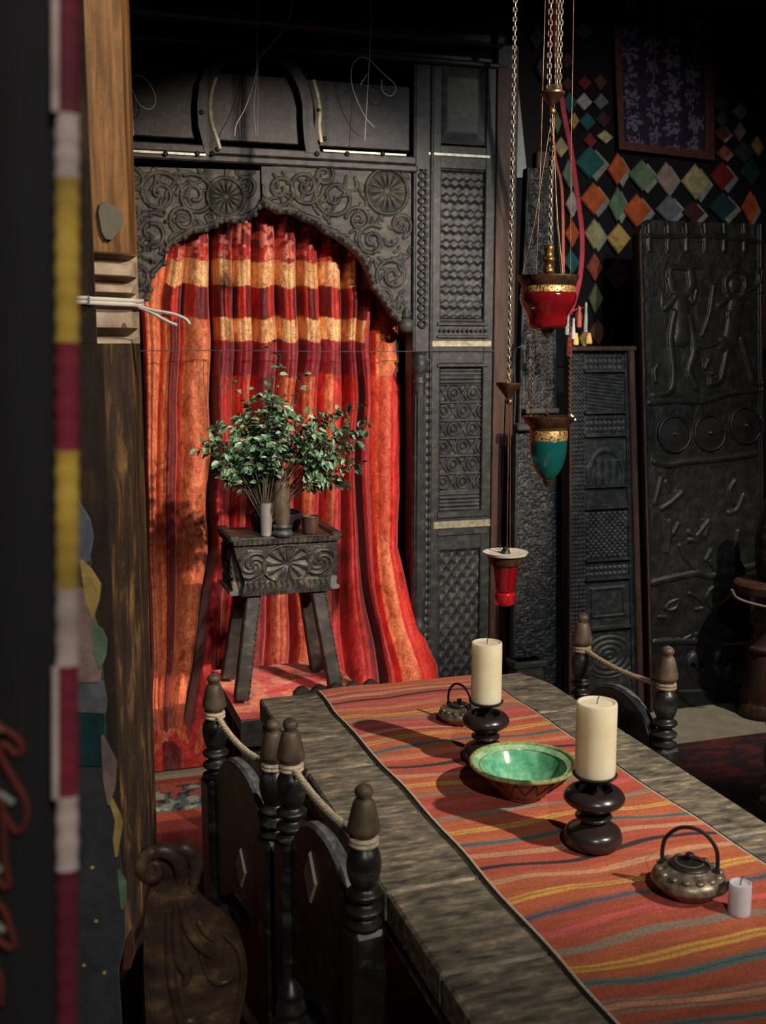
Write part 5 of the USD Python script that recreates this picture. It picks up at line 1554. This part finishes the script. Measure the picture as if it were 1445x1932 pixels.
def slab(poly, t0, t1):
    m = trimesh.creation.extrude_polygon(poly, t1 - t0, engine='earcut'); v = np.array(m.vertices)
    return sp.pt(v[:, 0], v[:, 1], v[:, 2] + t0), np.array(m.faces)


bev = [slab(poly, -th, .0)]
for k, (o, h_) in enumerate(((.003, .004), (.007, .0075), (.012, .0095))):
    g = poly.buffer(-o)
    if g.geom_type == 'Polygon':
        bev.append(slab(g, -.001, h_))
bn.part('end_panel', cat(bev), 'scroll_wood', smooth=50)


def on(L, h, w0, w1, n=6):
    uv_ = curve(B(L), n); k = len(uv_)
    return tube(sp.pt(uv_[:, 0], uv_[:, 1], np.full(k, h)), np.linspace(w0, w1, k) * (np.sin(np.linspace(.25, PI - .15, k)) ** .5), 10)


for L, w0, w1 in (([(300, 1610), (290, 1604), (272, 1616), (266, 1636), (276, 1652), (292, 1654), (300, 1640), (292, 1626), (282, 1634)], .012, .006), ([(283, 1612), (300, 1602), (322, 1606), (338, 1624), (340, 1646), (336, 1668)], .013, .011), ([(330, 1606), (346, 1598), (362, 1608), (370, 1630), (366, 1656), (364, 1680)], .013, .009)):
    bn.part('volute', on(L, .004, w0, w1), 'scroll_wood')
bn.part('volute', cat([tube([sp.pt(np.array([B([(284, 1632)])[0, 0]]), np.array([B([(284, 1632)])[0, 1]]), np.array([h]))[0] for h in (-th, .004)], .0135, 20), tube([sp.pt(np.array([B([(350, 1628)])[0, 0]]), np.array([B([(350, 1628)])[0, 1]]), np.array([h]))[0] for h in (-th, .0)], .016, 20), tube([sp.pt(np.array([B([(318, 1636)])[0, 0]]), np.array([B([(318, 1636)])[0, 1]]), np.array([h]))[0] for h in (-th, .0)], .0165, 20)]), 'scroll_wood')
for L, w0, w1 in (([(338, 1694), (346, 1720), (358, 1752), (380, 1782), (398, 1796)], .008, .006), ([(332, 1700), (330, 1750), (338, 1800), (352, 1830), (346, 1850)], .008, .008), ([(372, 1730), (388, 1752), (404, 1768)], .006, .004), ([(376, 1790), (392, 1830), (410, 1846), (430, 1842), (444, 1820)], .005, .004), ([(316, 1712), (318, 1790), (326, 1860), (340, 1920), (352, 1960)], .006, .006), ([(338, 1926), (358, 1918), (374, 1932), (384, 1960)], .008, .006), ([(420, 1756), (446, 1780), (456, 1815), (452, 1862), (440, 1920)], .005, .004)):
    bn.part('carved_ridge', on(L, .0105, w0 * 1.15, w1 * 1.1), 'scroll_wood')
p0 = sp.O.copy()
bn.part('stand_post', box((p0[0] + .012, p0[1] + .04, .33), (.05, .05, .655), .006, -YAW), 'scroll_wood')

# pedestal table at the right edge
pc = atZ(1446, 1345, 0); pc = np.array([pc[0] + .02, min(pc[1], 3.95), 0])
pc[:2] = atD(1440, 1300, 4.62)[:2]
pd = Thing('pedestal_table', 'small brown turned pedestal table at the right picture edge', 'table', pc)
pd.part('column', lathe(smooth_prof([(.10, .004), (.105, .02), (.095, .05), (.085, .07), (.088, .12), (.080, .27), (.074, .29), (.084, .30), (.084, .315), (.070, .33), (.06, .40), (.075, .44), (.05, .50), (.07, .56)], 4), 36, pc), 'red_brown_wood')
pd.part('top', lathe([(0, .555), (.14, .555), (.15, .565), (.15, .595), (.14, .605), (0, .605)], 40, pc), 'red_brown_wood')
single('dark_jar', lathe(smooth_prof([(0, 0), (.06, 0), (.085, .06), (.09, .2), (.07, .32), (.05, .38), (.055, .42), (.045, .42), (0, .40)], 4), 32, pc + [.03, 0, .608]), 'chair_wood', 'tall black jar on the pedestal table', 'jar', base=pc + [.03, 0, .608])
string('rope_end', [[(1380, 1112), (1388, 1126), (1404, 1134), (1424, 1140), (1450, 1146)]], 'twine', .006, 4.0, 'frayed rope lying along the rim of the pedestal table', 'rope', D=4.455)

# ------------------------------------------------------------------ left foreground: post, cloth, patchwork
DP = 2.0
pr = atD(259, 900, DP); ph = .062
pcx = pr - RIGHT * ph; pcx[2] = 0
post = Thing('carved_post', 'thick weathered brown wooden post with carved notches standing at the left', 'post', pcx)
zN = lambda y: Lz(y, DP)


def section(z, c, ph=ph, dx_=0.0):
    """square post seen square-on, its right front arris chamfered by c"""
    q = [(-ph, -ph), (ph - c, -ph), (ph, -ph + c), (ph, ph), (-ph, ph)]
    return [pcx + RIGHT * (a + dx_) + HEAD * b + [0, 0, z] for a, b in q]


def stack(secs):
    n = 5; v = np.vstack(secs); f = []
    for i in range(len(secs) - 1):
        for j in range(n):
            k = (j + 1) % n
            f += [(i * n + j, i * n + k, (i + 1) * n + k), (i * n + j, (i + 1) * n + k, (i + 1) * n + j)]
    m = (len(secs) - 1) * n
    f += [(0, 2, 1), (0, 3, 2), (0, 4, 3), (m, m + 1, m + 2), (m, m + 2, m + 3), (m, m + 3, m + 4)]
    return v, np.array(f)


def rough(secs_z, cfun, seed):
    out = []
    r2 = np.random.default_rng(seed)
    for z in secs_z:
        out.append(section(z, cfun(z) + .004 * (meshkit.noise(np.array([[z * 9, seed, 0]]), 1)[0] - .5), ph, .002 * (meshkit.noise(np.array([[z * 6, seed, 2]]), 1)[0] - .5)))
    return stack(out)


zt_u, zb_u = ZT, zN(478)
post.part('upper_shaft', rough(np.linspace(zb_u, zt_u, 60), lambda z: .060, 2), 'post_wood')
post.part('lower_shaft', rough(np.linspace(0, zN(648), 80), lambda z: .042 + .004 * math.sin(z * 13), 5), 'post_streaky')
# notched part between
ys = [478, 479, 489, 500, 511, 520, 521, 531, 541, 552, 553, 562, 566, 606, 618, 619, 634, 641, 648]
cs = [.060, .116, .116, .078, .066, .064, .114, .114, .080, .066, .104, .104, .066, .062, .062, .112, .112, .060, .046]
post.part('notched_collar', stack([section(zN(y), c_) for y, c_ in zip(ys, cs)][::-1]), 'notch_wood', label='pale freshly cut notches', smooth=False)
# dark plates added over the uncut front face, its shade put into their colour
post.part('shaded_face', cat([box(pcx + RIGHT * (-.024) + HEAD * (-ph - .001) + [0, 0, (ZT + zN(648)) / 2], (.076, .004, ZT - zN(648)), .001, -YAW), box(pcx + RIGHT * (-.019) + HEAD * (-ph - .001) + [0, 0, (.01 + zN(648)) / 2], (.086, .004, zN(648) - .01), .001, -YAW)]), 'post_shade')
gs = pcx + RIGHT * (ph - .026) + HEAD * (-ph + .028) + [0, 0, zN(420)]
nrm = (RIGHT - HEAD) / math.sqrt(2); tng = (RIGHT + HEAD) / math.sqrt(2)
aa = np.linspace(0, 2 * PI, 17)[:-1]; rr2 = 1 + .14 * np.sin(aa * 3 + 1)
bl_ = np.array([gs + tng * .024 * r_ * math.cos(a) + UPZ * .031 * r_ * math.sin(a) for a, r_ in zip(aa, rr2)])
vb_ = np.vstack([bl_ - nrm * .006, bl_ + nrm * .0042, gs[None] + nrm * .0042])
fb = [(i, (i + 1) % 16, 16 + (i + 1) % 16) for i in range(16)] + [(i, 16 + (i + 1) % 16, 16 + i) for i in range(16)] + [(16 + i, 16 + (i + 1) % 16, 32) for i in range(16)]
post.part('grey_patch', (vb_, np.array(fb)), 'slate_filler', label='grey filler patch')
# white cord
cz = zN(570)
L = [pcx + RIGHT * a + HEAD * b + [0, 0, cz + dz_] for a, b, dz_ in ((-ph - .006, ph, .004), (-ph - .006, -ph - .006, 0), (.0, -ph - .0065, .0), (ph - .055, -ph - .006, -.001), (ph - .0, -ph + .05, -.002), (ph + .006, ph * .2, -.003), (ph + .006, ph, .0))]
cd = Thing('white_cord', 'white cord tied round the notched wooden post with two loose ends', 'cord', pcx + [0, 0, cz])
cd.part('wrap', cat([tube(curve([p + UPZ * o for p in L], 4), .0042, 8) for o in (-.003, .004)]), 'white_cord')
for E in ([(262, 578), (290, 586), (325, 592), (350, 602), (358, 612)], [(262, 580), (290, 592), (315, 606), (334, 614)]):
    cd.part('loose_end', tube(curve([atD(x, y, DP - .03) for x, y in E], 5), .0042, 8, flat=.7), 'white_cord')

# patchwork cloth with a stepped edge hanging from the post front
DQ = 1.45
sq = Plane(atD(180, 1200, DQ), RIGHT, (0, 0, 1))
pq = Thing('patch_banner', 'narrow patchwork banner with pointed edge hanging in front of the post', 'banner', atD(180, 1930, DQ))


def qpatch(L, mat, h, name='patch'):
    poly = Polygon([sq.px(*q) for q in L]).buffer(.0018).buffer(-.0002)
    m = trimesh.creation.extrude_polygon(poly, .004, engine='earcut'); v = np.array(m.vertices)
    pq.part(name, (sq.pt(v[:, 0], v[:, 1], v[:, 2] + h), np.array(m.faces)), 'cloth_' + mat, smooth=False)


qpatch([(120, 900), (150, 945), (158, 1000), (170, 1060), (160, 1160), (190, 1240), (196, 1300), (196, 1440), (200, 1480), (216, 1520), (224, 1600), (232, 1680), (236, 1760), (222, 1830), (232, 1990), (120, 1990)], 'slate', 0, 'ground')
qpatch([(120, 935), (152, 950), (170, 980), (176, 1012), (168, 1056), (154, 1064), (120, 1064)], 'bluegrey', .004)
qpatch([(157, 1056), (176, 1076), (191, 1100), (188, 1128), (178, 1160), (166, 1130)], 'gold', .006)
qpatch([(120, 1100), (160, 1110), (178, 1158), (188, 1190), (180, 1220), (192, 1262), (190, 1284), (120, 1284)], 'pinkgrey', .005)
qpatch([(180, 1176), (194, 1184), (203, 1204), (201, 1232), (192, 1256), (182, 1226)], 'green', .007)
qpatch([(120, 1288), (196, 1284), (202, 1316), (200, 1340), (120, 1336)], 'grey', .005)
qpatch([(122, 1342), (198, 1344), (198, 1440), (122, 1440)], 'dteal', .003)
qpatch([(196, 1385), (210, 1412), (221, 1432), (218, 1480), (208, 1512), (200, 1470)], 'pinkgrey', .006)
qpatch([(206, 1490), (226, 1530), (232, 1548), (226, 1584), (222, 1610), (218, 1580), (222, 1545)], 'gold', .005)
qpatch([(226, 1640), (238, 1660), (238, 1700), (232, 1710)], 'green', .004)
qpatch([(240, 1770), (250, 1750), (254, 1790), (246, 1820), (236, 1822)], 'brown', .004)
for x, y in ((176, 1634), (183, 1735), (198, 1832), (160, 1818)):
    u, v = sq.px(x, y); pq.part('sequin', ball(sq.pt(np.array([u]), np.array([v]), np.array([.005]))[0], .003, 1), 'cloth_gold')

# black embroidered hanging with a banded edge, very near the camera
DN = .62
sn = Plane(atD(60, 1000, DN), RIGHT, (0, 0, 1))
un = lambda x, y=1000: sn.px(x, y)
hb = Thing('black_hanging', 'near black cloth with dull red scroll embroidery and banded edge at the far left', 'hanging', atD(60, 1930, DN))
def hp(x, y, h=0.0):
    return atD(x, y, DN) - HEAD * h


n1, n2 = 30, 60
gx_, gy_ = np.meshgrid(np.linspace(-120, 112, n1), np.linspace(2100, -260, n2), indexing='ij')
hb.part('ground', (np.array([hp(x, y, .002 * math.sin(x * .05)) for x, y in zip(gx_.ravel(), gy_.ravel())]), grid_faces(n1, n2)), 'black_cloth')
segs = [(-200, 30, 'dimred'), (30, 215, 'dimred'), (215, 335, 'white'), (335, 645, 'yellow'), (645, 850, 'maroon'), (850, 1110, 'yellow'), (1110, 1255, 'white'), (1255, 1500, 'maroon'), (1500, 1640, 'white'), (1640, 1800, 'dimred'), (1800, 2100, 'dimred')]
for y0, y1, m in segs:
    k = max(3, int((y1 - y0) / 40))
    p = [hp(127, y) for y in np.linspace(y0, y1, k * 4 + 1)]
    rad = .0064 + .0004 * np.cos(np.linspace(0, k * 2 * PI, k * 4 + 1))
    hb.part('edge_band', tube(p, rad, 12, flat=.6), 'trim_' + m)
for y0, y1 in ((0, 215), (1255, 1500)):
    p = [hp(109, y, .005) for y in (y0, y1)]
    hb.part('edge_band', tube(p, .0022, 8), 'trim_white', label='pale piping')
em = []
for L in ([(-30, 1340), (10, 1372), (36, 1390), (44, 1410), (34, 1420), (10, 1400), (4, 1420), (30, 1470), (48, 1500), (54, 1530), (46, 1560), (30, 1562), (10, 1530)], [(-20, 1470), (4, 1500), (10, 1560), (12, 1620), (20, 1660), (10, 1668), (-10, 1640)], [(-20, 1690), (8, 1710), (24, 1750), (30, 1776), (20, 1784), (-10, 1760)], [(-20, 1800), (4, 1840), (4, 1890)]):
    em.append(tube(curve([hp(x, y, .003) for x, y in L], 5), .0020, 8))
hb.part('scroll_embroidery', cat(em), 'embroidery_red', label='dull red scroll embroidery')
for L in ([(-10, 1486), (12, 1500), (28, 1512)], [(-6, 1628), (4, 1640)], [(-8, 1736), (10, 1752)], [(-10, 1362), (10, 1374)]):
    hb.part('pale_stitching', tube([hp(x, y, .003) for x, y in L], .0022, 8), 'embroidery_grey', label='pale grey stitching')
